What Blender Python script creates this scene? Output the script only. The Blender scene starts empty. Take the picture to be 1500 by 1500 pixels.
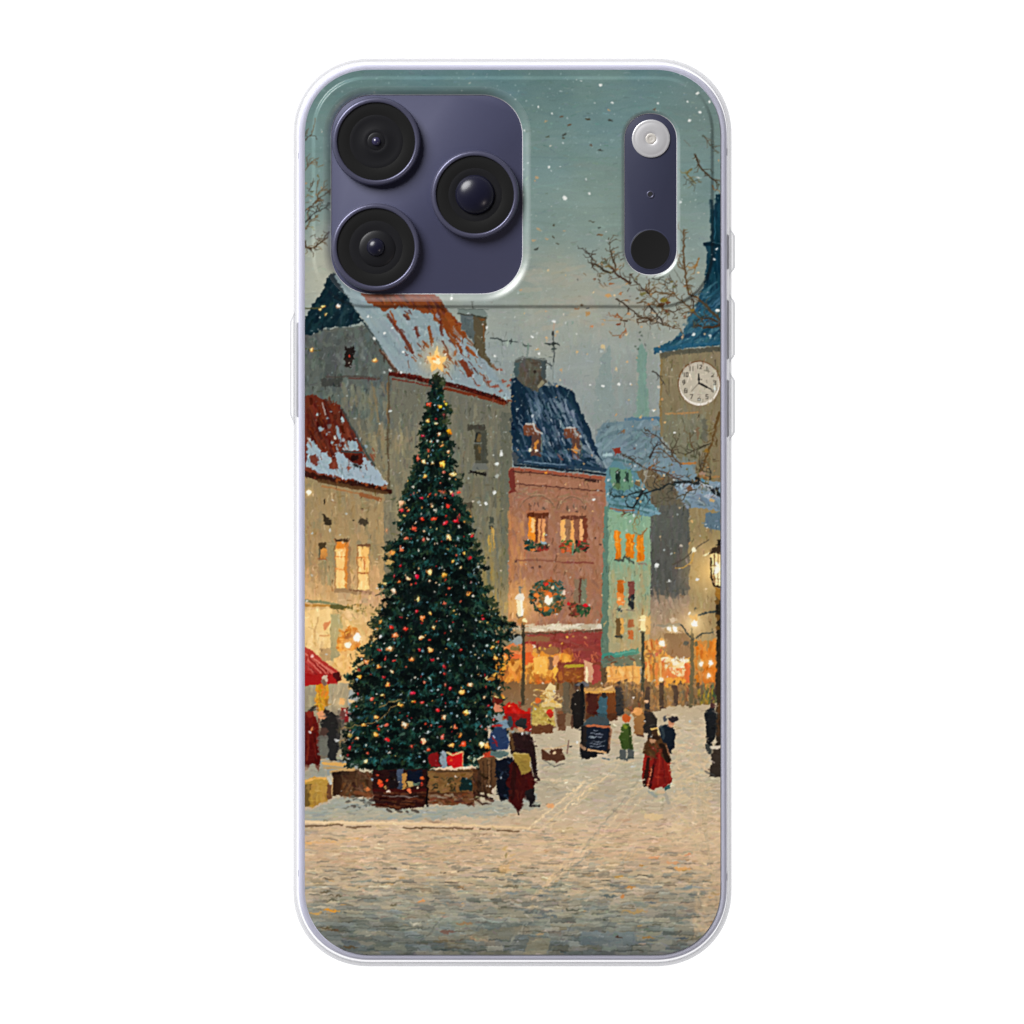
import bpy, bmesh, math
import numpy as np

# ---------------------------------------------------------------- scene basics
scene = bpy.context.scene
K = 0.000126                       # metres per photograph pixel (the case is about 168 mm long)
def PX(x): return (x - 750.0) * K
def PY(y): return (750.0 - y) * K
Z_BACK = 0.0110                    # outer face of the case back
CAM_D = 2.6

cam_data = bpy.data.cameras.new('camera')
cam = bpy.data.objects.new('camera', cam_data)
scene.collection.objects.link(cam)
cam.location = (0.0, 0.0, Z_BACK + CAM_D)
cam.rotation_euler = (0.0, 0.0, 0.0)
cam_data.sensor_width = 36.0
cam_data.lens = 36.0 * CAM_D / (1500 * K)
cam_data.clip_start = 0.05
cam_data.clip_end = 60.0
scene.camera = cam

world = bpy.data.worlds.new('World')
scene.world = world
world.use_nodes = True
wn, wl = world.node_tree.nodes, world.node_tree.links
bg = wn['Background']
tc = wn.new('ShaderNodeTexCoord')
sx = wn.new('ShaderNodeSeparateXYZ')
rp = wn.new('ShaderNodeValToRGB')
wl.new(tc.outputs['Generated'], sx.inputs[0])
wl.new(sx.outputs['Z'], rp.inputs['Fac'])
wl.new(rp.outputs['Color'], bg.inputs['Color'])
rp.color_ramp.elements[0].position = 0.0
rp.color_ramp.elements[0].color = (0.70, 0.70, 0.72, 1)      # bright horizon of the background, added as fill light
rp.color_ramp.elements[1].position = 0.92
rp.color_ramp.elements[1].color = (0.03, 0.03, 0.035, 1)     # zenith made dark so flat gloss reflects no haze
bg.inputs['Strength'].default_value = 0.36

def area_lamp(name, loc, size, power, col=(1, 1, 1)):
    d = bpy.data.lights.new(name, 'AREA')
    d.shape = 'DISK'; d.size = size; d.energy = power; d.color = col
    o = bpy.data.objects.new(name, d)
    scene.collection.objects.link(o)
    o.location = loc
    v = np.array(loc); v = v / np.linalg.norm(v)
    o.rotation_euler = (math.acos(v[2]), 0, math.atan2(v[1], v[0]) + math.pi / 2)
    return o
area_lamp('softbox', (-1.75, 1.9, 2.0), 2.1, 171.0)
area_lamp('small_lamp', (1.5, -1.3, 2.2), 0.3, 5.0, (1.0, .86, .80))

vs = scene.view_settings
vs.view_transform = 'Standard'
try: vs.look = 'None'
except Exception: pass
vs.exposure = 0.0
vs.gamma = 1.0
vs.use_curve_mapping = False

# ---------------------------------------------------------------- the artwork printed on the case
# The print is painted stroke by stroke into an array, in photograph pixels, and becomes the
# colour attribute of the printed panel's mesh (it is flat ink: every tone belongs to the artwork).
X0, Y0, CW, CH = 440, 96, 622, 1310
rng = np.random.default_rng(11)
C = np.zeros((CH, CW, 3), np.float32)

def noise(step, seed):
    r = np.random.default_rng(seed)
    gh, gw = int(CH / step) + 3, int(CW / step) + 3
    g = r.uniform(-1, 1, (gh, gw)).astype(np.float32)
    yy = np.arange(CH, dtype=np.float32) / step; xx = np.arange(CW, dtype=np.float32) / step
    iy = yy.astype(int); ix = xx.astype(int)
    fy = (yy - iy)[:, None]; fx = (xx - ix)[None, :]
    fy = fy * fy * (3 - 2 * fy); fx = fx * fx * (3 - 2 * fx)
    a = g[iy][:, ix]; b = g[iy][:, ix + 1]; c = g[iy + 1][:, ix]; d = g[iy + 1][:, ix + 1]
    return (a * (1 - fx) + b * fx) * (1 - fy) + (c * (1 - fx) + d * fx) * fy
NX = noise(5, 1) * .6 + noise(2.3, 2) * .5
NY = noise(5, 3) * .6 + noise(2.3, 4) * .5

def window(x0, y0, x1, y1, pad=3):
    a = max(0, int(math.floor(x0 - X0 - pad))); b = min(CW, int(math.ceil(x1 - X0 + pad)) + 1)
    c = max(0, int(math.floor(y0 - Y0 - pad))); d = min(CH, int(math.ceil(y1 - Y0 + pad)) + 1)
    if a >= b or c >= d: return None
    return a, b, c, d
def inside(px, py, X, Y):
    m = np.zeros(X.shape, bool)
    n = len(px); j = n - 1
    for i in range(n):
        if py[i] != py[j]:
            m ^= ((py[i] > Y) != (py[j] > Y)) & (X < (px[j] - px[i]) * (Y - py[i]) / (py[j] - py[i]) + px[i])
        j = i
    return m
def polymask(pts, rough=0.0):
    px = [p[0] for p in pts]; py = [p[1] for p in pts]
    w = window(min(px), min(py), max(px), max(py), 3 + abs(rough) * 1.5)
    if w is None: return None
    a, b, c, d = w
    Y, X = np.mgrid[c:d, a:b].astype(np.float32)
    X += X0; Y += Y0
    if rough:
        X = X + NX[c:d, a:b] * rough; Y = Y + NY[c:d, a:b] * rough
    m = np.zeros(X.shape, np.float32)
    for ox in (-.25, .25):
        for oy in (-.25, .25):
            m += inside(px, py, X + ox, Y + oy)
    return w, m / 4
def blend(w, m, col, alpha=1.0, col2=None):
    a, b, c, d = w
    t = C[c:d, a:b]
    col = np.array(col, np.float32)
    if col2 is not None:
        g = np.linspace(0, 1, d - c, dtype=np.float32)[:, None, None]
        col = col * (1 - g) + np.array(col2, np.float32) * g
    mm = (m * alpha)[..., None]
    C[c:d, a:b] = t * (1 - mm) + col * mm
def poly(pts, col, col2=None, rough=0.8, alpha=1.0):
    r = polymask(pts, rough)
    if r: blend(r[0], r[1], col, alpha, col2)
def rect(x0, y0, x1, y1, col, col2=None, rough=0.6, alpha=1.0):
    poly([(x0, y0), (x1, y0), (x1, y1), (x0, y1)], col, col2, rough, alpha)
def seg(x0, y0, x1, y1, wid, col, alpha=1.0, soft=0.7, wid2=None):
    r = max(wid, wid2 or 0)
    w = window(min(x0, x1) - r, min(y0, y1) - r, max(x0, x1) + r, max(y0, y1) + r, 2)
    if w is None: return
    a, b, c, d = w
    Y, X = np.ogrid[c:d, a:b]
    X = X + float(X0) - x0; Y = Y + float(Y0) - y0
    dx, dy = x1 - x0, y1 - y0
    L = dx * dx + dy * dy + 1e-6
    t = np.clip((X * dx + Y * dy) / L, 0, 1)
    dist = np.sqrt((X - t * dx) ** 2 + (Y - t * dy) ** 2)
    hw = wid / 2 if wid2 is None else (wid + (wid2 - wid) * t) / 2
    m = np.clip((hw - dist) / soft + 0.5, 0, 1)
    if wid < 1: m = m * max(wid, .35)
    blend(w, m.astype(np.float32), col, alpha)
def line(pts, wid, col, alpha=1.0, wid2=None):
    n = len(pts) - 1
    for i in range(n):
        wa = wid if wid2 is None else wid + (wid2 - wid) * i / n
        wb = wid if wid2 is None else wid + (wid2 - wid) * (i + 1) / n
        seg(*pts[i], *pts[i + 1], wa, col, alpha, wid2=wb)
def twig(pts, wid, col, wid2=.8, jit=1.3, alpha=1.0):
    out = [pts[0]]
    for (xa, ya), (xb, yb) in zip(pts, pts[1:]):
        n = max(1, int(math.hypot(xb - xa, yb - ya) / 7))
        for k in range(1, n + 1):
            j = jit if k < n else 0
            out.append((xa + (xb - xa) * k / n + rng.uniform(-j, j), ya + (yb - ya) * k / n + rng.uniform(-j, j)))
    line(out, wid, col, alpha, wid2)
def blob(x, y, rx, col, ry=None, rough=0.6, alpha=1.0, soft=.8):
    ry = ry or rx
    w = window(x - rx, y - ry, x + rx, y + ry, 3)
    if w is None: return
    a, b, c, d = w
    Y, X = np.mgrid[c:d, a:b].astype(np.float32)
    X = X + X0 - x; Y = Y + Y0 - y
    if rough: X = X + NX[c:d, a:b] * rough; Y = Y + NY[c:d, a:b] * rough
    q = np.sqrt((X / rx) ** 2 + (Y / ry) ** 2)
    blend(w, np.clip((1 - q) * min(rx, ry) / soft + .5, 0, 1), col, alpha)
def glow(x, y, r, col, amt):
    w = window(x - r, y - r, x + r, y + r, 0)
    if w is None: return
    a, b, c, d = w
    Y, X = np.ogrid[c:d, a:b]
    q = np.sqrt((X + X0 - x) ** 2 + (Y + Y0 - y) ** 2) / r
    m = np.clip(1 - q, 0, 1) ** 2 * amt
    blend(w, m.astype(np.float32), col)
def pick(x, y):
    i = min(CH - 1, max(0, int(y - Y0))); j = min(CW - 1, max(0, int(x - X0)))
    return C[i, j].copy()
def daub(pts, n, L, W, ang, angj, amp, cols=None, alpha=.8, hue=.35, clip=None):
    """n brush strokes inside the outline pts; colour = paint underneath with a jitter, or one of cols"""
    px = np.array([p[0] for p in pts], float); py = np.array([p[1] for p in pts], float)
    k = 0; tries = 0
    while k < n and tries < n * 12:
        m = max(64, n)
        xs = rng.uniform(px.min(), px.max(), m); ys = rng.uniform(py.min(), py.max(), m)
        ok = inside(px, py, xs, ys); tries += m
        for x, y in zip(xs[ok], ys[ok]):
            if k >= n: break
            k += 1
            if cols is None: c = pick(x, y)
            else: c = np.array(cols[rng.integers(len(cols))], float)
            c = c + rng.normal(0, amp) + rng.normal(0, amp * hue, 3)
            l = rng.uniform(*L) / 2; wd = rng.uniform(*W)
            a = math.radians(ang + rng.uniform(-angj, angj))
            dx, dy = math.cos(a) * l, math.sin(a) * l
            seg(x - dx, y - dy, x + dx, y + dy, wd, np.clip(c, 0, 255), alpha * rng.uniform(.6, 1), wid2=wd * rng.uniform(.5, 1.1))
def R4(x0, y0, x1, y1): return [(x0, y0), (x1, y0), (x1, y1), (x0, y1)]

# --- sky
keys = [(96, (94, 122, 122)), (170, (107, 132, 129)), (250, (115, 138, 134)), (330, (123, 143, 138)), (400, (140, 152, 145)),
        (470, (150, 157, 148)), (560, (143, 151, 146)), (700, (140, 148, 145)), (1500, (140, 148, 145))]
yy = np.arange(CH) + Y0
for ch in range(3):
    C[:, :, ch] = np.interp(yy, [k[0] for k in keys], [k[1][ch] for k in keys])[:, None]
C[:, :, :] += (noise(60, 20) * 5 + noise(22, 21) * 3)[..., None]
mott = noise(90, 23) * .7 + noise(38, 24) * .5
C += mott[..., None] * np.array((5, 2, -3), np.float32)
for _ in range(40):                                     # warm light low in the clouds
    x = rng.normal(470, 14); y = rng.normal(400, 40); glow(x, y, 45, (176, 176, 158), .22)
for _ in range(22):
    glow(rng.uniform(790, 930), rng.normal(435, 30), 40, (172, 164, 142), .22)
    glow(rng.uniform(1000, 1055), rng.uniform(120, 220), 50, (112, 130, 125), .2)
sky = R4(444, 98, 1060, 620)
daub(sky, 1500, (14, 60), (2.5, 9), 0, 14, 3.0, alpha=.5)
daub(R4(444, 98, 1060, 330), 260, (20, 70), (1, 3), 2, 10, 4.5, alpha=.5)
daub(R4(740, 430, 970, 620), 260, (8, 30), (3, 8), 85, 16, 3.5, alpha=.5)
daub(R4(770, 380, 960, 480), 60, (10, 30), (4, 10), 0, 30, 5, [(172, 160, 138), (166, 158, 140), (158, 158, 146)], alpha=.32)

# --- far spires
poly([(892, 505), (896, 520), (895, 545), (903, 620), (868, 622), (874, 560), (879, 528)], (124, 145, 142), (136, 148, 144), 3.5, .62)
poly([(939, 502), (943, 508), (947, 520), (946, 545), (951, 618), (929, 620), (933, 560), (933, 522), (936, 509)], (108, 142, 130), (118, 150, 134), 2.4, .8)
daub([(934, 522), (946, 522), (950, 616), (930, 616)], 40, (8, 20), (2, 4), 88, 6, 6, alpha=.6)
for x, y in ((938, 487), (941, 492), (937, 498), (931, 508), (935, 511), (945, 505)): blob(x, y, 1.5, (84, 96, 84), alpha=.8)

# --- far roofs and the grey lane behind
poly([(872, 640), (882, 620), (916, 617), (918, 612), (968, 611), (970, 655), (986, 664), (1003, 677), (1018, 681), (1020, 700),
      (1056, 704), (1056, 760), (960, 760), (880, 720)], (108, 130, 138), (126, 148, 158), 1)
daub(R4(876, 618, 968, 700), 220, (8, 24), (2, 6), -35, 25, 8, [(104, 126, 134), (118, 138, 146), (128, 150, 158), (94, 114, 122)], alpha=.55)
line([(917, 614), (967, 612)], 4, (84, 116, 134))
poly([(952, 690), (985, 700), (1012, 742), (1012, 1000), (950, 1000)], (102, 94, 76), (88, 88, 82), .8)
rect(951, 740, 1012, 880, (88, 90, 84), (86, 86, 80))
poly([(930, 690), (952, 686), (975, 700), (970, 716), (950, 722), (936, 716)], (112, 98, 74), None, 1)
rect(952, 872, 1012, 1000, (150, 130, 108), (160, 130, 92), 2)
daub(R4(953, 700, 1010, 880), 260, (8, 26), (2, 5), 88, 12, 6, alpha=.6)
daub(R4(953, 880, 1010, 930), 90, (5, 16), (2, 6), 85, 30, 8, [(172, 148, 124), (160, 138, 112), (180, 152, 128)], alpha=.5)
rect(1010, 744, 1058, 1000, (146, 128, 90), (160, 138, 98), 1)
daub(R4(1010, 748, 1056, 960), 200, (8, 28), (2, 6), 85, 18, 7, alpha=.6)
poly([(985, 706), (1056, 700), (1056, 748), (1016, 744), (1000, 735)], (128, 150, 164), (118, 138, 152), 1.2)
daub(R4(996, 708, 1055, 742), 70, (5, 14), (2, 5), 20, 40, 10, [(138, 160, 172), (106, 124, 134), (170, 176, 178), (84, 88, 84)], alpha=.7)
poly([(1034, 752), (1056, 748), (1056, 778), (1030, 772)], (92, 114, 126), None, 1.2)

# --- clock tower
poly([(967, 515), (1058, 508), (1058, 706), (1020, 702), (1018, 682), (1003, 677), (985, 663), (970, 640), (967, 610)], (132, 120, 92), (128, 116, 86), .5)
poly([(970, 606), (1034, 606), (1034, 650), (1018, 680), (1003, 676), (985, 662), (972, 640)], (122, 120, 98), (118, 116, 94), 1)
daub(R4(968, 520, 1057, 690), 330, (8, 26), (2, 6), 88, 14, 5, alpha=.6)
daub(R4(1010, 600, 1056, 690), 60, (4, 16), (1, 4), 80, 30, 9, alpha=.6)
line([(968, 520), (968, 640)], 3, (136, 112, 68), .7)
line([(980, 540), (980, 580)], 1.2, (92, 82, 62), .7)
line([(978, 606), (1000, 605), (1022, 604)], 2.4, (176, 130, 80), .8)
line([(1000, 679), (1017, 678)], 3.4, (178, 116, 58), .9)
line([(1032, 699), (1055, 698)], 3, (168, 120, 70), .7)
rect(1028, 614, 1036, 645, (96, 96, 82), None, 2, .8); rect(1020, 626, 1025, 644, (120, 96, 72), None, 1, .8)
poly([(967, 514), (1058, 507), (1058, 514), (990, 520), (967, 526)], (76, 78, 68), (98, 92, 74), .8)
roof = [(957, 511), (985, 499), (1004, 479), (1020, 449), (1030, 420), (1034, 396), (1036, 366), (1033, 362), (1033, 356), (1041, 354),
        (1042, 318), (1047, 300), (1049, 286), (1058, 284), (1058, 506), (1010, 509), (968, 516), (958, 517)]
poly(roof, (12, 42, 54), (42, 84, 104), .8)
daub([(1042, 300), (1057, 300), (1057, 420), (1034, 420), (1037, 362), (1042, 356)], 120, (8, 30), (1.5, 5), 88, 8, 6, [(12, 46, 60), (18, 58, 74), (10, 38, 52)], alpha=.7)
daub([(1032, 420), (1057, 420), (1057, 504), (975, 510), (1006, 482)], 190, (8, 28), (1.5, 5), -32, 25, 9, [(36, 80, 100), (46, 94, 114), (22, 56, 72), (66, 108, 124)], alpha=.65)
line([(959, 513), (1000, 506), (1056, 502)], 4, (38, 88, 114), .8)
line([(1033, 358), (1057, 358)], 5, (10, 34, 46)); line([(1044, 356), (1056, 356)], 1.2, (104, 136, 150), .7)
line([(1047, 318), (1047, 350)], 1.4, (54, 110, 128), .8)
# clock face and its numerals
blob(1024, 561.5, 31.2, (116, 86, 58), 33.4, .3)
blob(1024.4, 562.6, 29.8, (222, 214, 200), 31.8, .2)
blob(1024.2, 560.2, 28.8, (188, 179, 160), 30.2, .2)
daub(R4(1002, 538, 1046, 584), 40, (6, 16), (2, 5), 30, 60, 3, alpha=.4)
FONT = {'1': [(.5, 0, .5, 1)], '2': [(0, .1, 1, .1), (1, .1, 1, .5), (1, .5, 0, 1), (0, 1, 1, 1)], '3': [(0, 0, 1, 0), (1, 0, 1, 1), (.3, .5, 1, .5), (0, 1, 1, 1)],
        '4': [(.1, 0, 0, .6), (0, .6, 1, .6), (.75, .2, .75, 1)], '5': [(1, 0, .1, 0), (.1, 0, .1, .5), (.1, .5, 1, .5), (1, .5, 1, 1), (1, 1, 0, 1)],
        '6': [(.8, 0, 0, .5), (0, .5, 0, 1), (0, 1, 1, 1), (1, 1, 1, .5), (1, .5, 0, .5)], '7': [(0, 0, 1, 0), (1, 0, .35, 1)],
        '8': [(0, 0, 1, 0), (1, 0, 1, 1), (0, 1, 1, 1), (0, 0, 0, 1), (0, .5, 1, .5)], '9': [(1, .5, 0, .5), (0, .5, 0, 0), (0, 0, 1, 0), (1, 0, 1, .6), (1, .6, .3, 1)],
        '0': [(0, 0, 1, 0), (1, 0, 1, 1), (1, 1, 0, 1), (0, 1, 0, 0)]}
def text(x, y, s, w, h, gap, wid, col, alpha=1.0):
    tot = len(s) * w + (len(s) - 1) * gap
    cx = x - tot / 2
    for chh in s:
        for (a, b, c, d) in FONT[chh]:
            seg(cx + a * w, y - h / 2 + b * h, cx + c * w, y - h / 2 + d * h, wid, col, alpha, .6)
        cx += w + gap
for i in range(1, 13):
    a = math.radians(i * 30)
    text(1024.2 + 22.6 * math.sin(a), 560.6 - 23.6 * math.cos(a), str(i), 2.7 if i > 9 else 3.4, 5.6, 1.6, 1.15, (78, 72, 64), .85)
for i in range(60):
    a = math.radians(i * 6); seg(1024.2 + 27.2 * math.sin(a), 560.4 - 28.6 * math.cos(a), 1024.2 + 28 * math.sin(a), 560.4 - 29.4 * math.cos(a), .7, (120, 108, 92), .6)
line([(1024, 561), (1023.6, 553)], 1.6, (44, 44, 44)); line([(1023.7, 556), (1023.5, 547.5)], 3.4, (44, 44, 44), wid2=1.2)
line([(1024, 561), (1041, 570)], 1.5, (44, 44, 42)); line([(1027, 562.6), (1035, 567)], 3.2, (44, 44, 42))
line([(1024, 561), (1013, 573)], .9, (120, 110, 98))
blob(1024.2, 561.2, 1.8, (60, 56, 52)); blob(1027.5, 556, 1, (90, 80, 70))

# --- the tall grey house behind the tree
wall = [(441, 486), (540, 476), (562, 515), (580, 545), (640, 558), (742, 588), (750, 590), (748, 980), (441, 980)]
poly(wall, (88, 92, 86), (136, 124, 92), .8)
poly([(568, 552), (640, 560), (740, 588), (749, 590), (747, 700), (568, 700)], (104, 104, 92), (120, 116, 94), .8)
poly([(441, 490), (540, 480), (575, 545), (568, 625), (441, 590)], (80, 86, 82), (100, 106, 96), 1.5)
daub([(441, 492), (540, 482), (575, 545), (568, 620), (500, 600), (441, 585)], 240, (5, 18), (3, 8), 85, 40, 8, [(80, 84, 80), (94, 104, 98), (106, 118, 108), (84, 92, 90), (72, 82, 84)], alpha=.6)
daub(R4(500, 570, 567, 700), 160, (8, 24), (3, 7), 86, 14, 6, [(112, 114, 100), (124, 120, 98), (136, 124, 94), (100, 108, 98)], alpha=.55)
daub(R4(540, 640, 600, 760), 120, (8, 26), (3, 7), 88, 10, 6, [(136, 126, 96), (146, 132, 98), (126, 122, 98)], alpha=.55)
daub([(572, 560), (640, 574), (735, 596), (735, 700), (572, 700)], 260, (8, 30), (2, 6), 90, 8, 6, [(112, 112, 96), (104, 106, 94), (120, 116, 94), (96, 98, 88)], alpha=.55)
daub(R4(655, 690, 745, 900), 260, (10, 34), (2, 6), 90, 6, 6, [(116, 114, 94), (108, 110, 94), (124, 118, 92), (132, 120, 84), (104, 108, 98)], alpha=.55)
daub(R4(690, 800, 745, 930), 70, (10, 30), (2, 5), 90, 6, 8, [(150, 130, 74), (164, 136, 66), (140, 124, 80)], alpha=.6)
rect(733, 604, 748, 880, (84, 88, 78), (104, 108, 92), 2, .6)
daub(R4(556, 624, 640, 800), 170, (8, 26), (2, 6), 88, 8, 6, [(146, 134, 102), (138, 128, 100), (152, 138, 104), (130, 122, 98)], alpha=.5)
daub(R4(684, 740, 744, 930), 110, (10, 30), (2, 6), 90, 6, 6, [(130, 122, 94), (138, 126, 92), (122, 118, 94)], alpha=.45)
line([(569, 552), (570, 600), (568, 640), (570, 716)], 3.2, (86, 72, 52), .75)
line([(567, 560), (568, 620)], 1.2, (150, 112, 62), .7)
line([(545, 560), (556, 620), (553, 640)], 1.2, (152, 120, 72), .5)
rect(476, 508, 493, 550, (70, 74, 74), None, 2, .55); rect(470, 554, 500, 566, (56, 56, 52), None, 2, .7)
line([(478, 552), (520, 551), (556, 554)], 3, (72, 64, 58), .7); line([(512, 554), (552, 555)], 2.4, (88, 50, 44), .7)
rect(505, 508, 519, 527, (30, 24, 22), None, 1.2); rect(506, 525, 515, 538, (40, 30, 26), None, 1.2); blob(513, 522, 1.4, (190, 60, 44))
rect(464, 510, 474, 524, (62, 70, 68), None, 2, .5); rect(488, 496, 500, 505, (62, 68, 66), None, 2, .5)
# dark gable
gable = [(487, 398), (497, 416), (508, 436), (519, 452), (531, 470), (542, 486), (530, 472), (514, 476), (498, 479), (484, 480), (468, 482), (458, 490), (441, 493),
         (441, 470), (460, 446), (470, 428), (480, 408)]
poly(gable, (16, 38, 46), (14, 36, 44), 2.5)
daub([(487, 402), (510, 440), (525, 464), (500, 474), (450, 484), (470, 434)], 90, (6, 18), (2, 6), -60, 30, 6, [(14, 34, 42), (20, 46, 54), (10, 26, 34), (28, 54, 60)], alpha=.7)
# snowy main roof
poly([(489, 404), (500, 396), (640, 430), (646, 446), (664, 466), (681, 490), (698, 514), (714, 532), (730, 554), (744, 572), (764, 587), (742, 582), (716, 575),
      (690, 568), (650, 556), (600, 545), (578, 541), (566, 520), (552, 497), (534, 470), (518, 448), (506, 430)], (136, 155, 158), (140, 154, 159), .6)
daub([(500, 410), (640, 436), (690, 505), (745, 578), (650, 552), (580, 538), (530, 462)], 260, (8, 28), (2, 7), 52, 16, 5, [(136, 156, 158), (146, 163, 164), (126, 145, 150), (142, 152, 158), (152, 166, 166)], alpha=.5)
rust = [(112, 56, 30), (96, 46, 32), (138, 70, 28), (124, 62, 26), (84, 44, 38)]
poly([(516, 420), (640, 430), (650, 446), (668, 468), (684, 494), (672, 496), (660, 492), (640, 474), (634, 462), (612, 455), (590, 449), (574, 452), (562, 456), (548, 447), (538, 444), (530, 432)], (118, 60, 32), (134, 68, 28), 2.2)
daub([(530, 430), (640, 434), (676, 482), (650, 474), (620, 448), (560, 444)], 110, (5, 16), (1.5, 4), 50, 20, 12, rust, alpha=.8)
for pts, w in (([(568, 462), (578, 476), (592, 494), (604, 516)], 5), ([(572, 456), (580, 474)], 3), ([(593, 462), (597, 466)], 5), ([(609, 480), (613, 492)], 4.5), ([(628, 480), (633, 500)], 4.5), ([(620, 500), (628, 508)], 4),
               ([(648, 464), (656, 484), (668, 508)], 6), ([(656, 460), (672, 500)], 7), ([(641, 452), (648, 490)], 4), ([(664, 486), (676, 514)], 5), ([(650, 515), (660, 525)], 5),
               ([(664, 520), (668, 514)], 4), ([(684, 508), (694, 520)], 4), ([(690, 512), (700, 524)], 2), ([(648, 500), (656, 516)], 3), ([(644, 530), (652, 538)], 3)):
    line(pts, w, rust[int(rng.integers(5))], .9)
poly([(673, 530), (679, 527), (692, 547), (689, 553), (684, 550)], (112, 56, 38), None, .8)
for _ in range(90):
    x = rng.uniform(585, 740); y = 470 + (x - 560) * .55 + rng.normal(0, 22)
    if inside([520, 640, 664, 698, 750, 690, 640, 580], [420, 430, 466, 514, 578, 562, 550, 538], np.array([x]), np.array([y]))[0]:
        line([(x, y), (x + rng.uniform(2, 7), y + rng.uniform(3, 9))], rng.uniform(1, 3), rust[int(rng.integers(5))], .75, wid2=1)
for x, y, a, b in ((716, 559, 3, 2), (724, 566, 6, 2.2), (738, 558, 4, 2), (750, 557, 4, 2.4), (686, 522, 2, 3), (731, 542, 5, 2), (745, 566, 3, 2), (733, 572, 4, 1.5), (700, 566, 3, 1.4)): blob(x, y, a, (142, 78, 60), b, 1, .85)
line([(676, 488), (700, 512), (716, 532), (728, 542)], 2.2, (112, 66, 38), .7)
daub([(630, 450), (670, 480), (690, 520), (650, 530)], 36, (5, 14), (1, 3), 55, 12, 8, [(150, 164, 172), (130, 148, 158)], alpha=.7)
# raking edge and eaves
line([(534, 474), (552, 500), (566, 522)], 2.2, (58, 70, 70), .8)
line([(558, 514), (570, 530), (582, 546)], 4.4, (78, 54, 42), .9); line([(560, 514), (578, 538)], 1.5, (170, 150, 132), .6)
line([(572, 548), (600, 551), (634, 560)], 7, (74, 24, 18)); line([(584, 548), (640, 562)], 3, (54, 14, 12), .8); line([(576, 556), (606, 560), (640, 568)], 2.5, (104, 38, 26), .8)
line([(650, 561), (680, 569), (710, 578), (742, 588)], 6.5, (62, 20, 14)); line([(652, 569), (690, 578), (739, 591)], 4.4, (108, 46, 24)); line([(700, 574), (736, 583)], 2.4, (34, 12, 10), .8)
line([(735, 584), (752, 588), (764, 591)], 2.4, (110, 60, 34)); blob(763, 591, 2.4, (236, 196, 160)); blob(742, 583, 4, (164, 186, 190), 2.2)
for x in range(585, 735, 7): blob(x + rng.uniform(-2, 2), 546 + (x - 580) * .24 + rng.uniform(-2, 1), 2.2, (104, 40, 28), 1.6, 1, .7)
# chimney
poly([(673, 458), (696, 460), (696, 505), (684, 492), (675, 478)], (90, 102, 104), (80, 88, 84), 1)
poly([(694, 460), (713, 461), (711, 494), (712, 520), (724, 542), (706, 524), (694, 508)], (82, 74, 56), (92, 82, 60), 1)
poly([(670, 453), (708, 453), (715, 460), (714, 464), (700, 462), (671, 460)], (114, 126, 120), None, .6)
line([(671, 460), (700, 463), (713, 466)], 2, (52, 52, 44), .8); line([(704, 468), (710, 468)], 2.4, (120, 76, 40)); line([(708, 475), (710, 500)], 2.4, (124, 82, 48), .8)
line([(670, 453), (716, 453)], 1.2, (66, 74, 70), .7); line([(691, 443), (693, 453)], 1.4, (90, 94, 88), .8); line([(690, 442), (694, 442)], 1.4, (90, 94, 88), .8)
# weather vanes
twig([(719, 496), (730, 496), (736, 500), (750, 501), (758, 501)], 1.8, (56, 64, 62), 1.4); line([(749, 497), (749, 504)], 1.6, (56, 64, 62)); line([(734, 498), (735, 518), (738, 525)], .8, (110, 122, 116), .6)
twig([(766, 505), (774, 507), (778, 507)], 2.2, (70, 80, 76)); line([(773, 508), (773, 524)], 3, (120, 132, 126), .8)
line([(811, 486), (811, 530)], 1.8, (62, 68, 66)); line([(799, 503), (819, 504)], 1.8, (58, 64, 62)); blob(811, 503, 4, (54, 60, 56), 2.2); blob(811, 488, 1.8, (56, 58, 54), 3); blob(811, 511, 4, (72, 80, 76), 1.6)
line([(798, 520), (808, 524)], 1, (90, 98, 94), .8); line([(811, 470), (811, 484)], 2, (176, 150, 128), .7)
# windows in the grey wall
rect(684, 622, 712, 631, (66, 64, 54), None, 1); rect(687, 630, 695, 676, (112, 110, 90), None, 1, .8); rect(695, 630, 714, 680, (78, 78, 66), None, .8)
rect(696, 634, 704, 650, (46, 46, 40), None, .8); rect(696, 652, 704, 674, (66, 62, 46), None, .8); rect(699, 636, 704, 648, (118, 96, 58), None, 1, .8); rect(700, 654, 704, 664, (112, 88, 54), None, 1, .8)
rect(705, 634, 712, 678, (66, 68, 58), None, 1, .8); line([(694, 649), (706, 649)], 1.2, (130, 134, 122))
poly([(692, 679), (710, 678), (715, 688), (692, 690)], (106, 108, 100), None, .8); line([(690, 690), (700, 693), (711, 695)], 3, (30, 28, 24))
rect(675, 736, 692, 745, (78, 72, 56), None, 1); rect(681, 744, 691, 792, (110, 100, 76), None, 1); rect(682, 748, 689, 762, (176, 128, 62), None, 1); rect(686, 762, 694, 800, (96, 102, 96), None, 1.4, .7)
rect(716, 757, 723, 767, (70, 74, 64), None, .8); rect(717, 770, 722, 776, (60, 62, 54), None, .8); line([(724, 728), (726, 744)], 1.6, (84, 88, 78), .7)
for x, y in ((704, 781), (712, 832), (716, 818), (725, 700), (672, 656)): blob(x, y, 1.6, (60, 60, 50), alpha=.8)
daub(R4(714, 776, 724, 806), 10, (8, 18), (2, 3.5), 90, 6, 8, [(178, 142, 62), (190, 150, 70)], alpha=.8)

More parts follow.
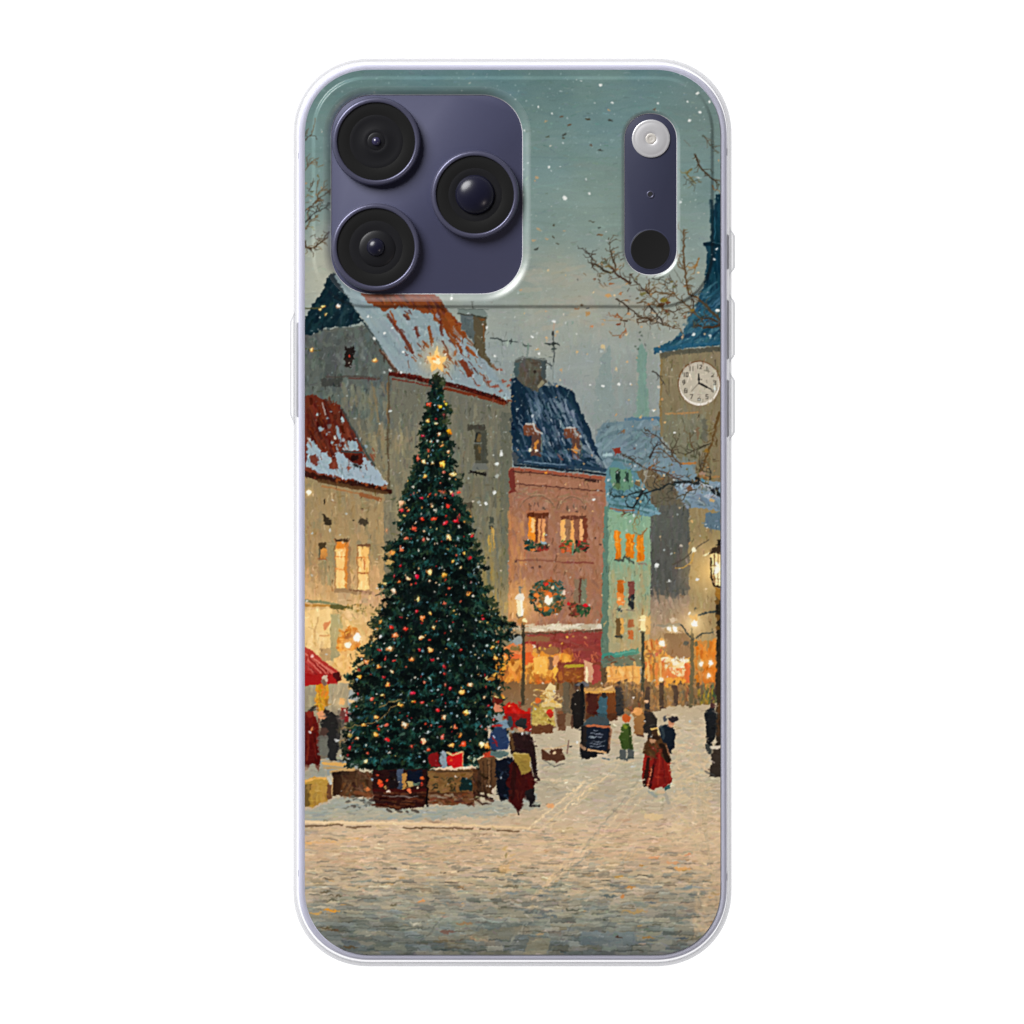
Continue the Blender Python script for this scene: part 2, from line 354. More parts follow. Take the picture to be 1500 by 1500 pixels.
# --- the low cream house on the left
house = [(441, 690), (470, 698), (510, 706), (562, 718), (566, 1010), (441, 1010)]
poly(house, (146, 128, 94), (226, 176, 112), .8)
daub([(441, 700), (556, 722), (560, 820), (441, 830)], 240, (7, 22), (2, 7), 86, 14, 6, [(150, 130, 92), (140, 126, 92), (164, 138, 94), (132, 122, 94), (172, 142, 96)], alpha=.55)
daub(R4(448, 836, 556, 890), 170, (7, 20), (3, 8), 86, 22, 7, [(214, 168, 112), (226, 178, 120), (200, 158, 108), (190, 150, 104)], alpha=.7)
daub(R4(470, 800, 492, 850), 40, (7, 20), (3, 6), 88, 12, 5, [(140, 128, 94), (156, 138, 100)], alpha=.7)
daub(R4(448, 780, 470, 850), 40, (7, 20), (3, 6), 88, 12, 6, [(176, 140, 92), (160, 132, 92)], alpha=.6)
poly([(441, 580), (458, 577), (470, 584), (482, 590), (493, 588), (500, 598), (512, 618), (523, 640), (534, 664), (545, 682), (569, 712), (545, 712), (500, 702), (466, 697), (441, 690)], (98, 40, 24), (112, 52, 34), 1.2)
daub([(449, 582), (494, 592), (520, 640), (534, 670), (449, 680)], 150, (7, 22), (2, 5), 72, 14, 9, [(104, 42, 24), (84, 32, 20), (122, 54, 28), (66, 26, 20)], alpha=.75)
snow2 = [(150, 168, 174), (162, 178, 186), (138, 158, 166)]
poly([(450, 642), (462, 652), (472, 664), (480, 660), (486, 682), (492, 662), (502, 664), (515, 676), (528, 680), (532, 668), (543, 676), (556, 694), (568, 711), (545, 710), (500, 700), (468, 692), (448, 684)], (152, 170, 178), (158, 174, 184), 2.4)
poly([(505, 646), (522, 646), (526, 660), (512, 662), (503, 658)], (150, 170, 176), None, 2.5); line([(493, 626), (499, 646)], 4, (140, 166, 178), .9); line([(472, 590), (477, 608)], 2.2, (172, 158, 152), .8)
blob(502, 615, 3, (160, 178, 180), 4, 1.5); blob(464, 607, 1.8, (160, 182, 184), 3); blob(483, 624, 4, (110, 116, 116), 3, 2, .6); blob(486, 648, 2.6, (140, 160, 164), 2)
for _ in range(60):
    x = rng.uniform(450, 548); y = 640 + (x - 447) * .32 + rng.normal(4, 16)
    if y < 580 or y > 700: continue
    if rng.uniform() < .6: line([(x, y), (x + rng.uniform(1, 3), y + rng.uniform(3, 9))], rng.uniform(1.2, 3), [(104, 44, 28), (84, 36, 24), (128, 66, 44)][int(rng.integers(3))], .75, wid2=1)
    else: blob(x, y - 14, rng.uniform(1, 2.6), snow2[int(rng.integers(3))], rng.uniform(1, 4), 1.4, .8)
daub([(455, 655), (480, 668), (540, 690), (560, 706), (500, 698), (452, 684)], 60, (5, 16), (1.5, 4), 20, 35, 6, snow2, alpha=.7)
poly([(484, 676), (490, 668), (497, 686), (482, 686)], (114, 56, 40), None, 1.5); poly([(453, 668), (462, 664), (468, 674), (462, 682), (456, 678)], (112, 58, 46), None, 1.5); poly([(508, 682), (515, 684), (511, 690)], (140, 80, 64), None, 1)
poly([(504, 666), (530, 664), (533, 674), (528, 682), (516, 678), (510, 672)], (84, 28, 18), None, 1); rect(514, 668, 525, 674, (34, 14, 12), None, 1.2); line([(518, 681), (528, 685)], 4, (46, 42, 40)); line([(500, 661), (532, 664)], 2.4, (58, 66, 66))
line([(500, 598), (516, 626), (532, 656), (548, 682)], 3.4, (58, 64, 62), .75); line([(550, 684), (567, 710)], 1.6, (190, 198, 200), .7)
line([(441, 692), (468, 700), (500, 706), (535, 712), (571, 720)], 8, (52, 24, 16)); line([(466, 704), (520, 714), (566, 722)], 5, (84, 56, 32), .9); line([(472, 712), (530, 724), (556, 732)], 3, (164, 108, 62), .7); line([(528, 724), (556, 731)], 6, (140, 84, 48), .8)
for x in range(462, 572, 5): blob(x + rng.uniform(-2, 2), 697 + (x - 462) * .15 + rng.uniform(-1, 3), 2.4, [(150, 74, 36), (112, 44, 26), (40, 18, 14)][int(rng.integers(3))], 2, 1.2, .8)
glow(452, 721, 11, (255, 208, 130), .9); blob(452, 721, 3, (255, 244, 214))
# its windows
poly([(470, 753), (478, 757), (486, 760), (486, 770), (475, 768), (474, 762)], (58, 48, 34), None, 1); poly([(526, 760), (538, 760), (541, 767), (534, 771), (526, 768)], (70, 60, 44), None, 1)
blob(475.5, 735, 1.2, (50, 42, 30), 4.5); blob(531, 747, 1.5, (60, 52, 38)); blob(518, 762, 1.5, (60, 52, 38))
rect(467, 794, 478, 804, (74, 58, 36), None, 1); rect(467, 803, 478, 820, (232, 160, 74), (168, 108, 56), 1); line([(467.5, 804), (467.5, 820)], 2.6, (96, 90, 68)); line([(466, 819), (478, 820)], 2, (150, 92, 56))
def lit(x0, y0, x1, y1, bars, top=0):
    rect(x0, y0, x1, y1, (246, 190, 108), (250, 204, 132), .5)
    daub(R4(x0 + 1.5, y0 + 2, x1 - 1.5, y1 - 2), 18, (4, 12), (2, 4), 90, 12, 6, [(254, 214, 144), (244, 184, 104), (255, 226, 164)], alpha=.7)
    if top: rect(x0, y0, x1, y0 + top, (226, 132, 42), None, .8)
    for b in bars: line([(x0, b), (x1, b)], 1.6, (222, 128, 58), .9)
rect(490, 790, 510, 864, (166, 116, 70), None, .8); rect(491, 789, 509, 794, (76, 56, 38), None, .8); lit(492, 794, 506, 862, (815.5, 834), 10); rect(505, 796, 509, 862, (206, 124, 52), None, .6); rect(509, 800, 513, 864, (150, 112, 76), None, 1, .8)
rect(523, 798, 541, 866, (170, 122, 74), None, .8); rect(524, 797, 543, 801, (120, 84, 54), None, .8); lit(525, 802, 540, 864, (817, 839)); line([(533, 820), (533, 834)], 2, (190, 96, 42), .8); line([(525, 839), (539, 839)], 1.6, (150, 78, 40))
poly([(489, 862), (512, 862), (544, 866), (546, 870), (508, 870), (490, 868)], (142, 112, 80), None, 1.2); line([(512, 864), (540, 868)], 2, (112, 76, 54)); rect(494, 868, 512, 886, (174, 146, 112), None, 2, .7)
daub(R4(528, 868, 562, 890), 30, (5, 12), (3, 6), 80, 40, 6, [(206, 162, 122), (196, 150, 116)], alpha=.7); rect(530, 876, 540, 884, (172, 150, 118), None, 1.5, .6)
# garland and shop front
line([(441, 880), (475, 882), (500, 888)], 4, (106, 116, 84)); line([(441, 886), (480, 888), (505, 892)], 4, (166, 112, 48)); line([(486, 889), (515, 891)], 6, (72, 76, 42)); line([(505, 893), (530, 896), (548, 900)], 3, (120, 110, 62))
for _ in range(30): blob(rng.uniform(486, 548), rng.uniform(886, 900), rng.uniform(1, 2.2), [(56, 64, 38), (150, 110, 50), (84, 84, 48)][int(rng.integers(3))], rough=1, alpha=.8)
rect(441, 893, 486, 985, (240, 196, 128), (214, 170, 116), .8); daub(R4(448, 896, 484, 970), 50, (7, 20), (3, 7), 88, 16, 5, [(244, 202, 136), (232, 186, 118), (248, 212, 150)], alpha=.6)
line([(466, 905), (461, 925), (461, 936)], 2, (176, 132, 84), .7); line([(452, 918), (462, 924)], 1.4, (176, 132, 84), .6); poly([(474, 914), (484, 909), (480, 920), (476, 924)], (206, 116, 74), None, .8); line([(468, 931), (482, 931)], 1.6, (190, 116, 70)); line([(471, 940), (471, 960)], 2.4, (196, 154, 104), .7)
rect(484, 900, 499, 968, (160, 150, 106), (148, 140, 104), 1); poly([(484, 900), (494, 900), (503, 918), (498, 930)], (150, 146, 104), None, 1)
daub(R4(499, 896, 556, 950), 90, (5, 14), (3, 7), 80, 40, 7, [(228, 180, 124), (216, 166, 112), (236, 190, 136), (196, 164, 108)], alpha=.8)
rect(470, 950, 484, 968, (150, 118, 82), None, 2, .7)
glow(518, 938, 44, (255, 190, 96), .8)
poly([(501, 926), (512, 918), (522, 920), (528, 930), (526, 950), (512, 958), (494, 950), (495, 938)], (206, 110, 36), None, 2); blob(510, 930, 7, (150, 76, 32), 6, 2)
daub(R4(496, 922, 528, 955), 40, (3, 9), (2, 4), 40, 80, 8, [(232, 140, 50), (190, 96, 32), (250, 170, 70)], alpha=.8)
glow(523, 934, 17, (255, 236, 190), 1.0); blob(523.5, 933.5, 5, (255, 248, 226), 6, 1); glow(509, 945, 15, (255, 226, 160), 1.0); blob(509, 945, 5, (255, 246, 214), 4, 1)
poly([(489, 966), (498, 956), (520, 952), (534, 964), (536, 980), (520, 984), (496, 982)], (240, 190, 118), (228, 172, 104), 2.5)
daub(R4(492, 955, 540, 985), 50, (4, 12), (3, 6), 20, 80, 8, [(248, 200, 128), (236, 180, 106), (220, 160, 94)], alpha=.7)
for _ in range(34): blob(rng.uniform(512, 545), rng.uniform(948, 990), rng.uniform(.8, 1.8), [(70, 62, 36), (200, 120, 50), (96, 84, 48)][int(rng.integers(3))], rough=1, alpha=.8)
# stall with the red awning
rect(441, 1000, 510, 1110, (160, 148, 120), (118, 106, 88), 1.5)
daub(R4(448, 1003, 505, 1050), 50, (6, 18), (3, 6), 88, 20, 7, [(176, 162, 128), (150, 140, 110), (190, 170, 130)], alpha=.6); glow(497, 1030, 18, (250, 210, 150), .7)
poly([(462, 1002), (482, 1002), (480, 1030), (474, 1046), (464, 1036)], (216, 150, 40), (180, 130, 40), 1.2); daub(R4(463, 1003, 481, 1042), 34, (3, 9), (2, 4), 85, 40, 14, [(232, 150, 40), (210, 160, 40), (160, 100, 36), (236, 120, 40)], alpha=.8)
poly([(441, 944), (458, 954), (474, 968), (488, 978), (498, 986), (480, 990), (441, 986)], (176, 48, 46), (160, 34, 34), .8); poly([(441, 986), (470, 988), (492, 986), (497, 990), (494, 1002), (470, 1003), (441, 1004)], (148, 16, 20), (170, 24, 26), .8)
for (xa, ya, xb, yb) in ((448, 958, 478, 986), (450, 966, 470, 986), (456, 962, 486, 986), (449, 974, 458, 984), (462, 966, 490, 986)): line([(xa, ya), (xb, yb)], 1.8, (222, 120, 108), .75)
for (xa, ya, xb, yb) in ((452, 962, 476, 988), (441, 966, 464, 988), (468, 972, 484, 988)): line([(xa, ya), (xb, yb)], 2.2, (124, 18, 22), .7)
blob(457, 961, 2.4, (232, 168, 160)); blob(476, 994, 5, (200, 170, 150), 5, 1.5); blob(475, 1000, 4, (120, 84, 70), 4, 1.5); poly([(486, 988), (496, 984), (500, 994), (494, 1000)], (70, 14, 18), None, 1)

# --- pink house
poly([(746, 684), (887, 698), (887, 930), (744, 928)], (152, 106, 80), (166, 112, 80), .6)
daub([(752, 712), (884, 724), (884, 920), (750, 920)], 520, (6, 20), (3, 7), 85, 40, 6, [(160, 114, 92), (152, 108, 88), (170, 122, 98), (146, 108, 90), (168, 116, 88), (176, 132, 110)], alpha=.5)
daub(R4(746, 760, 770, 925), 80, (8, 26), (3, 6), 88, 10, 6, [(196, 132, 84), (184, 124, 82), (206, 146, 88)], alpha=.55); glow(763, 885, 62, (250, 190, 110), .75)
poly([(746, 690), (753, 684), (756, 720), (747, 724)], (112, 48, 40), None, 1)
poly([(749, 556), (760, 548), (800, 566), (826, 566), (838, 572), (848, 596), (862, 622), (872, 650), (888, 690), (820, 686), (752, 678), (749, 640)], (18, 38, 54), (24, 48, 66), 1.2)
daub([(770, 570), (826, 570), (846, 600), (872, 660), (876, 682), (760, 670)], 230, (8, 30), (1.5, 5), 62, 16, 8, [(44, 66, 84), (22, 46, 64), (84, 104, 118), (14, 32, 46), (32, 58, 76)], alpha=.65)
daub([(776, 592), (836, 590), (862, 650), (790, 650)], 60, (8, 22), (2, 4.5), 66, 10, 8, [(122, 140, 154), (106, 126, 142), (136, 150, 162)], alpha=.6)
daub([(751, 560), (772, 590), (762, 650), (751, 650)], 50, (8, 22), (2, 5), 75, 20, 5, [(16, 38, 56), (12, 30, 46)], alpha=.7)
def dormer(x, y, s=1.0):
    poly([(x - 14 * s, y), (x - 6 * s, y - 5 * s), (x + 6 * s, y - 3 * s), (x + 14 * s, y + 8 * s), (x + 12 * s, y + 14 * s), (x - 12 * s, y + 13 * s)], (122, 72, 48), (100, 60, 44), 1)
    line([(x - 8 * s, y - 4 * s), (x + 2 * s, y - 4 * s), (x + 6 * s, y + 6 * s), (x + 14 * s, y + 10 * s)], 3.4 * s, (176, 176, 172), .9)
    rect(x - 1 * s, y + 13 * s, x + 13 * s, y + 44 * s, (88, 62, 54), None, 1); rect(x + 4 * s, y + 20 * s, x + 8 * s, y + 38 * s, (170, 116, 60), (214, 132, 52), 1.8)
    line([(x + 14 * s, y + 16 * s), (x + 15 * s, y + 40 * s)], 2, (120, 124, 104), .7)
dormer(779, 625); dormer(838, 630, .95)
for _ in range(70):                                     # broken snow on the slates
    x = rng.uniform(756, 880); y = rng.uniform(596, 678)
    if x > 838 + (y - 572) * .42 or (772 < x < 796 and 636 < y < 668) or (832 < x < 854 and 640 < y < 668): continue
    a_ = math.radians(rng.uniform(45, 85)); l = rng.uniform(2, 9); line([(x, y), (x + l * math.cos(a_), y + l * math.sin(a_))], rng.uniform(1, 3), [(160, 172, 180), (138, 152, 164), (180, 188, 192)][int(rng.integers(3))], rng.uniform(.4, .85), wid2=1)
line([(856, 655), (874, 672), (886, 684)], 7, (150, 162, 166), .55)
line([(832, 658), (850, 660)], 2.2, (206, 160, 106), .8); blob(777, 659, 3, (250, 232, 190)); line([(816, 665), (824, 674)], 3, (128, 62, 50), .8)
poly([(748, 662), (756, 664), (766, 676), (752, 680)], (66, 74, 78), None, 1.5); daub([(754, 660), (800, 672), (884, 684), (860, 660), (800, 660)], 50, (6, 16), (1.5, 4), 30, 30, 8, [(110, 128, 142), (70, 96, 112), (40, 64, 84)], alpha=.6)
line([(760, 674), (800, 680), (887, 688)], 5, (38, 60, 78)); line([(768, 676), (830, 681)], 1.6, (120, 144, 162), .8); line([(754, 681), (800, 685), (887, 695)], 3.6, (24, 34, 42), .95)
line([(756, 687), (800, 691), (880, 700)], 4.5, (150, 82, 60)); line([(752, 691), (800, 694), (880, 704)], 1.8, (74, 40, 34), .9); line([(858, 703), (876, 706)], 3, (52, 32, 28), .9); blob(799, 692, 2.2, (226, 142, 54), 1.8)
poly([(754, 695), (880, 708), (882, 718), (756, 708)], (162, 112, 86), None, .8); line([(756, 709), (800, 712), (860, 718), (884, 719)], 1.8, (92, 54, 46), .9); line([(780, 708), (800, 708)], 1.4, (198, 140, 112), .6)
daub([(758, 713), (884, 724), (884, 735), (758, 735)], 80, (4, 12), (2, 4), 5, 20, 8, [(158, 102, 78), (140, 104, 82), (170, 112, 90), (150, 128, 98)], alpha=.6)
# blind arches
for cx, y, r in ((787, 748, 26), (838, 750, 20)):
    pts = [(cx + r * math.cos(t), y - 22 * math.sin(t)) for t in np.linspace(.25, 2.9, 12)]
    twig(pts, 1.8, (120, 92, 72), 1.8, 1.6, .7); line([(p[0], p[1] - 2) for p in pts], 1.2, (184, 142, 112), .4)
daub(R4(776, 738, 800, 748), 7, (2, 5), (1.5, 2.5), 80, 30, 4, [(70, 54, 52)], alpha=.8); daub(R4(830, 742, 858, 752), 8, (2, 5), (1.5, 3), 80, 30, 4, [(78, 62, 54)], alpha=.8)
rect(770, 748, 803, 753, (170, 108, 76), None, .6); rect(772, 752, 803, 760, (96, 48, 28), None, .8); rect(774, 757, 784, 792, (238, 142, 42), (232, 138, 40), .6); rect(778, 758, 783, 780, (240, 190, 120), None, .8); rect(784, 756, 788, 794, (112, 60, 36), None, .6); rect(788, 760, 799, 795, (216, 146, 96), (232, 160, 90), .6); line([(792.5, 760), (792.5, 794)], 1.8, (150, 90, 60)); blob(798, 783, 2.6, (255, 214, 130)); rect(799, 758, 803, 790, (132, 84, 62), None, .8)
rect(820, 751, 858, 756, (172, 118, 86), None, .6); rect(821, 755, 858, 762, (104, 58, 42), None, .8); rect(821, 761, 828, 794, (242, 172, 92), (246, 190, 120), .6); rect(828, 760, 836, 796, (152, 112, 80), None, .8); rect(836, 762, 841, 798, (240, 166, 92), None, .6); rect(841, 760, 849, 798, (140, 88, 64), None, .8); rect(849, 761, 854, 796, (236, 170, 112), None, .6); rect(854, 758, 860, 796, (118, 60, 40), None, .8)
def flowers(x0, y0, x1, y1, n, pal):
    for _ in range(n): blob(rng.uniform(x0, x1), rng.uniform(y0, y1), rng.uniform(1.4, 3.4), pal[int(rng.integers(len(pal)))], rng.uniform(1.2, 3), 1.6, .92)
flowers(770, 791, 785, 808, 40, [(36, 66, 52), (28, 54, 50), (52, 84, 60), (212, 110, 40), (24, 44, 40)]); flowers(787, 796, 802, 807, 34, [(112, 44, 38), (60, 40, 32), (40, 62, 44), (150, 52, 40)]); line([(793, 794), (800, 796)], 3, (150, 170, 176))
flowers(821, 791, 838, 809, 44, [(70, 104, 52), (134, 50, 36), (150, 58, 40), (60, 92, 48), (206, 96, 50)]); flowers(840, 793, 860, 810, 40, [(42, 60, 40), (128, 40, 34), (180, 54, 44), (62, 84, 52), (34, 40, 30)]); line([(839, 796), (839, 812)], 3, (104, 140, 110), .8)
line([(756, 820), (800, 821), (824, 823)], 2, (132, 80, 62), .8); line([(824, 824), (868, 824)], 2.4, (126, 64, 52), .8); line([(754, 816), (868, 818)], 1.6, (186, 130, 96), .4)
for x, y in ((872, 788), (879, 798), (779, 831), (792, 831), (756, 822)): blob(x, y, 1.8, (96, 66, 56), 1.6, 1)
# wreath
for k in range(340):
    a = rng.uniform(0, 6.283); r = 25.5 * rng.uniform(.02, 1) ** .5; pal = [(40, 66, 54), (30, 56, 54), (66, 78, 44), (112, 76, 40), (196, 92, 34), (60, 96, 84), (150, 90, 44), (34, 44, 36)]
    blob(802 + r * math.cos(a), 875 + r * 1.06 * math.sin(a), rng.uniform(1.5, 3.2), pal[int(rng.integers(len(pal)))], rng.uniform(1.3, 2.8), 1.5, .9)
daub(R4(806, 852, 824, 876), 26, (4, 9), (2, 3.5), 45, 50, 6, [(44, 92, 88), (36, 74, 66), (58, 108, 100)], alpha=.85)
blob(799, 855, 3.6, (222, 52, 36), 3); blob(805, 872, 7, (222, 92, 34), 5, 2); blob(787, 873, 4, (226, 120, 50), 3.4, 1.5); blob(809, 860, 2.6, (240, 186, 150)); blob(826, 868, 3, (236, 200, 176), 3, 1); glow(803, 879, 17, (255, 190, 110), .8); blob(803, 879.5, 6.4, (255, 244, 214), 6, 1.2); blob(790, 887, 3, (240, 170, 80)); blob(800, 892, 4, (204, 104, 34), 5, 1.5)
rect(841, 848, 848, 884, (136, 112, 88), None, 1); rect(848, 846, 852, 884, (96, 56, 44), None, .8); rect(851, 849, 859, 886, (118, 120, 96), (124, 124, 100), .6)
flowers(833, 883, 846, 903, 34, [(112, 60, 40), (84, 44, 36), (150, 62, 44), (92, 78, 44)]); flowers(846, 886, 862, 902, 34, [(50, 90, 52), (42, 72, 46), (88, 60, 40), (36, 56, 40)]); blob(858, 887, 4, (206, 28, 40), 3.4, 1.4); blob(833, 884, 2.6, (190, 40, 40))
# ledge, fascia and shop front
line([(752, 921), (775, 922), (840, 919), (884, 916)], 7.5, (190, 172, 142)); daub(R4(770, 915, 835, 924), 26, (6, 16), (2, 4), 0, 8, 5, [(226, 212, 184), (214, 198, 166), (236, 222, 196)], alpha=.85); daub(R4(838, 913, 886, 924), 18, (5, 12), (2, 4), 0, 10, 5, [(206, 192, 166), (188, 172, 144), (222, 212, 190)], alpha=.85); blob(880, 917, 6, (214, 204, 184), 4, 1.5)
line([(768, 928), (838, 927), (880, 923)], 3.4, (96, 68, 52), .9); line([(720, 926), (764, 926)], 8, (150, 130, 96), .8)
poly([(766, 930), (886, 925), (884, 978), (836, 984), (766, 962)], (142, 62, 54), (140, 58, 52), .8); daub(R4(768, 930, 882, 972), 110, (5, 16), (2, 5), 0, 30, 7, [(150, 70, 58), (134, 54, 50), (156, 62, 54), (140, 74, 56)], alpha=.6)
rect(768, 932, 806, 940, (136, 96, 62), None, 1.2, .9); rect(774, 948, 818, 958, (150, 98, 58), None, 1.5); line([(766, 944), (782, 942)], 5, (150, 40, 40), .9); blob(779, 947, 5.5, (236, 220, 190), 2.4, 1)
for _ in range(16):
    x = rng.uniform(828, 874); y = rng.uniform(938, 966); twig([(x, y), (x + rng.uniform(-4, 4), y + rng.uniform(3, 7)), (x + rng.uniform(-5, 5), y + rng.uniform(5, 11))], 1.3, (206, 110, 70), 1, 1, .8)
for x, y in ((790, 949), (798, 950), (806, 946), (822, 942), (810, 960), (822, 960), (839, 932), (831, 933)): blob(x, y, 1.8, (224, 164, 70), 1.5, .8)
rect(720, 958, 838, 1036, (224, 146, 54), (196, 112, 44), 1.5)
daub(R4(722, 958, 836, 1034), 200, (5, 16), (3, 7), 85, 40, 12, [(242, 168, 64), (250, 184, 86), (206, 112, 40), (160, 84, 36), (232, 140, 48), (120, 66, 34)], alpha=.75)
rect(738, 944, 780, 960, (214, 120, 66), None, 2); rect(743, 958, 781, 966, (226, 100, 50), None, 1.5); poly([(764, 958), (778, 956), (781, 968), (774, 974), (766, 972)], (222, 84, 36), None, 1.5); rect(748, 946, 762, 953, (130, 104, 58), None, 1); rect(781, 962, 802, 992, (250, 184, 86), (240, 168, 66), 1.5)
rect(803, 962, 810, 982, (124, 84, 60), None, 1); rect(810, 960, 818, 976, (226, 150, 96), None, 1); rect(811, 978, 823, 1000, (244, 176, 66), None, 1.5); rect(816, 970, 882, 1000, (126, 56, 44), (134, 68, 34), 1.5)
line([(828, 976), (853, 975)], 4.4, (176, 150, 44)); rect(826, 980, 856, 1003, (134, 70, 34), None, 1.2); daub(R4(828, 982, 856, 1000), 14, (3, 8), (2, 3), 0, 40, 10, [(150, 80, 34), (196, 130, 44)], alpha=.7)
poly([(855, 966), (868, 972), (870, 1004), (857, 1004)], (222, 166, 128), (200, 140, 108), 1); line([(859, 978), (860, 1003)], 3.4, (250, 224, 180)); rect(868, 974, 880, 1004, (158, 60, 56), None, 1.2); rect(880, 972, 892, 1006, (88, 68, 48), None, 1.4)
daub(R4(786, 990, 822, 1008), 22, (4, 10), (3, 6), 70, 40, 12, [(110, 60, 34), (224, 104, 40), (180, 90, 36)], alpha=.8)

# --- green house
poly([(885, 742), (893, 742), (893, 970), (880, 970)], (94, 130, 114), (96, 116, 96), .8)
poly([(892, 746), (925, 750), (953, 756), (952, 955), (891, 955)], (134, 170, 140), (168, 158, 118), .6)
daub(R4(893, 755, 951, 830), 120, (7, 20), (3, 6), 88, 14, 5, [(136, 172, 142), (128, 164, 136), (146, 176, 142)], alpha=.55); daub(R4(893, 830, 951, 890), 110, (7, 20), (3, 6), 88, 16, 6, [(146, 162, 126), (164, 162, 122), (138, 166, 136), (176, 158, 116)], alpha=.6); daub(R4(893, 890, 950, 952), 110, (7, 20), (3, 6), 88, 16, 6, [(178, 160, 114), (188, 164, 114), (164, 154, 116)], alpha=.6)
poly([(888, 690), (900, 672), (930, 690), (945, 712), (956, 738), (968, 752), (952, 758), (925, 752), (893, 746), (886, 720)], (88, 128, 138), (104, 142, 152), 1.2)
daub([(892, 700), (930, 700), (960, 750), (894, 744)], 90, (5, 16), (2, 5), 15, 40, 8, [(96, 138, 144), (78, 116, 124), (120, 156, 168), (66, 104, 108)], alpha=.65)
poly([(893, 684), (926, 690), (928, 712), (914, 720), (898, 716), (894, 700)], (98, 138, 112), None, 1.2); rect(902, 690, 908, 710, (36, 56, 48), None, .8); rect(915, 692, 921, 706, (44, 66, 56), None, .8); rect(902, 708, 908, 716, (84, 110, 76), None, .8)
blob(903, 697, 1.2, (20, 40, 36), 6); poly([(898, 657), (908, 654), (910, 664), (902, 664)], (128, 52, 40), None, 1); line([(885, 667), (896, 666)], 4, (160, 184, 188)); line([(896, 672), (930, 678)], 3, (66, 96, 96), .7)
line([(894, 745), (928, 748)], 2.4, (150, 96, 68), .9); line([(892, 739), (930, 744), (950, 752)], 3, (70, 104, 104), .8); line([(938, 744), (966, 752)], 4, (126, 158, 168), .8)
for (x0, y0, x1, y1) in ((901, 778, 909, 820), (917, 782, 929, 818), (933, 783, 943, 822)):
    rect(x0, y0, x1, y1, (222, 128, 26), (214, 118, 24), 1); daub(R4(x0 + 1, y0 + 2, x1 - 1, y1 - 2), 12, (4, 10), (2, 4), 88, 12, 12, [(240, 140, 34), (196, 102, 20), (250, 160, 50)], alpha=.8)
line([(901, 820), (912, 821), (915, 816), (928, 824)], 3, (72, 76, 66), .9); line([(936, 825), (946, 827)], 2.4, (140, 110, 96), .8)
rect(904, 850, 914, 888, (214, 116, 32), (240, 150, 80), 1); rect(904, 850, 913, 868, (186, 98, 30), None, 1); blob(907, 877, 2.5, (255, 214, 150), 3); rect(921, 852, 929, 878, (124, 70, 60), None, 1); poly([(919, 880), (925, 872), (929, 872), (930, 890), (925, 894), (921, 886)], (42, 46, 46), None, 1.2)
blob(906, 893, 2.4, (70, 80, 78), 2.4, 1); blob(911, 894, 2, (70, 80, 78), 2, 1); line([(918, 893), (930, 895)], 2, (128, 112, 96), .8); rect(902, 905, 909, 934, (112, 86, 50), None, .8); rect(909, 906, 914, 930, (220, 164, 84), None, .8); line([(902, 932), (912, 933)], 3, (60, 64, 56)); rect(920, 907, 928, 919, (160, 88, 50), None, .8); rect(920, 923, 927, 936, (196, 108, 56), None, .8)
rect(935, 905, 942, 924, (146, 110, 72), None, 1); rect(945, 903, 953, 930, (214, 156, 84), None, 1.2, .8)
poly([(881, 957), (900, 956), (935, 948), (938, 956), (908, 966), (880, 968)], (60, 132, 116), None, 1); line([(902, 958), (930, 953)], 3, (92, 168, 148), .8); poly([(881, 964), (938, 958), (940, 975), (884, 978)], (92, 108, 92), None, 1.5); daub(R4(884, 962, 936, 974), 22, (3, 8), (2, 3), 10, 30, 8, [(146, 102, 66), (70, 96, 84), (96, 60, 50), (110, 124, 104)], alpha=.8)
rect(889, 976, 938, 1022, (244, 174, 88), (228, 150, 78), 1.2); daub(R4(891, 977, 936, 1018), 70, (4, 12), (2, 5), 60, 50, 10, [(250, 188, 104), (236, 160, 76), (216, 134, 66), (252, 200, 126)], alpha=.7)
line([(906, 976), (902, 986)], 2, (150, 110, 64), .8); line([(926, 976), (928, 996)], 2, (180, 120, 66), .8); line([(890, 995), (936, 992)], 1.4, (206, 130, 70), .7); line([(893, 1004), (920, 1006)], 1.4, (196, 120, 66), .7)
# chimney pot of the pink house
poly([(753, 528), (757, 524), (774, 522), (796, 525), (801, 528), (799, 556), (801, 560), (792, 566), (786, 574), (778, 570), (764, 562), (754, 552)], (82, 86, 82), (80, 74, 62), 1.2)
rect(753, 530, 760, 552, (66, 86, 88), None, 1.5, .8); rect(793, 528, 800, 556, (62, 74, 76), None, 1, .8); daub(R4(764, 530, 792, 562), 40, (5, 14), (3, 6), 80, 30, 8, [(92, 90, 80), (76, 70, 58), (98, 96, 88), (84, 68, 52)], alpha=.6)
blob(784, 546, 3, (48, 40, 34), 2.4, 1); line([(780, 532), (790, 532)], 4, (70, 60, 50), .7); line([(755, 526), (776, 523), (800, 528)], 2, (124, 132, 126), .9); line([(788, 566), (794, 560)], 5, (156, 150, 120), .7); line([(800, 532), (808, 536)], 2, (60, 66, 64), .8); line([(810, 530), (810, 556)], 1, (110, 118, 112), .7); line([(751, 530), (751, 555)], 1, (120, 126, 118), .6)

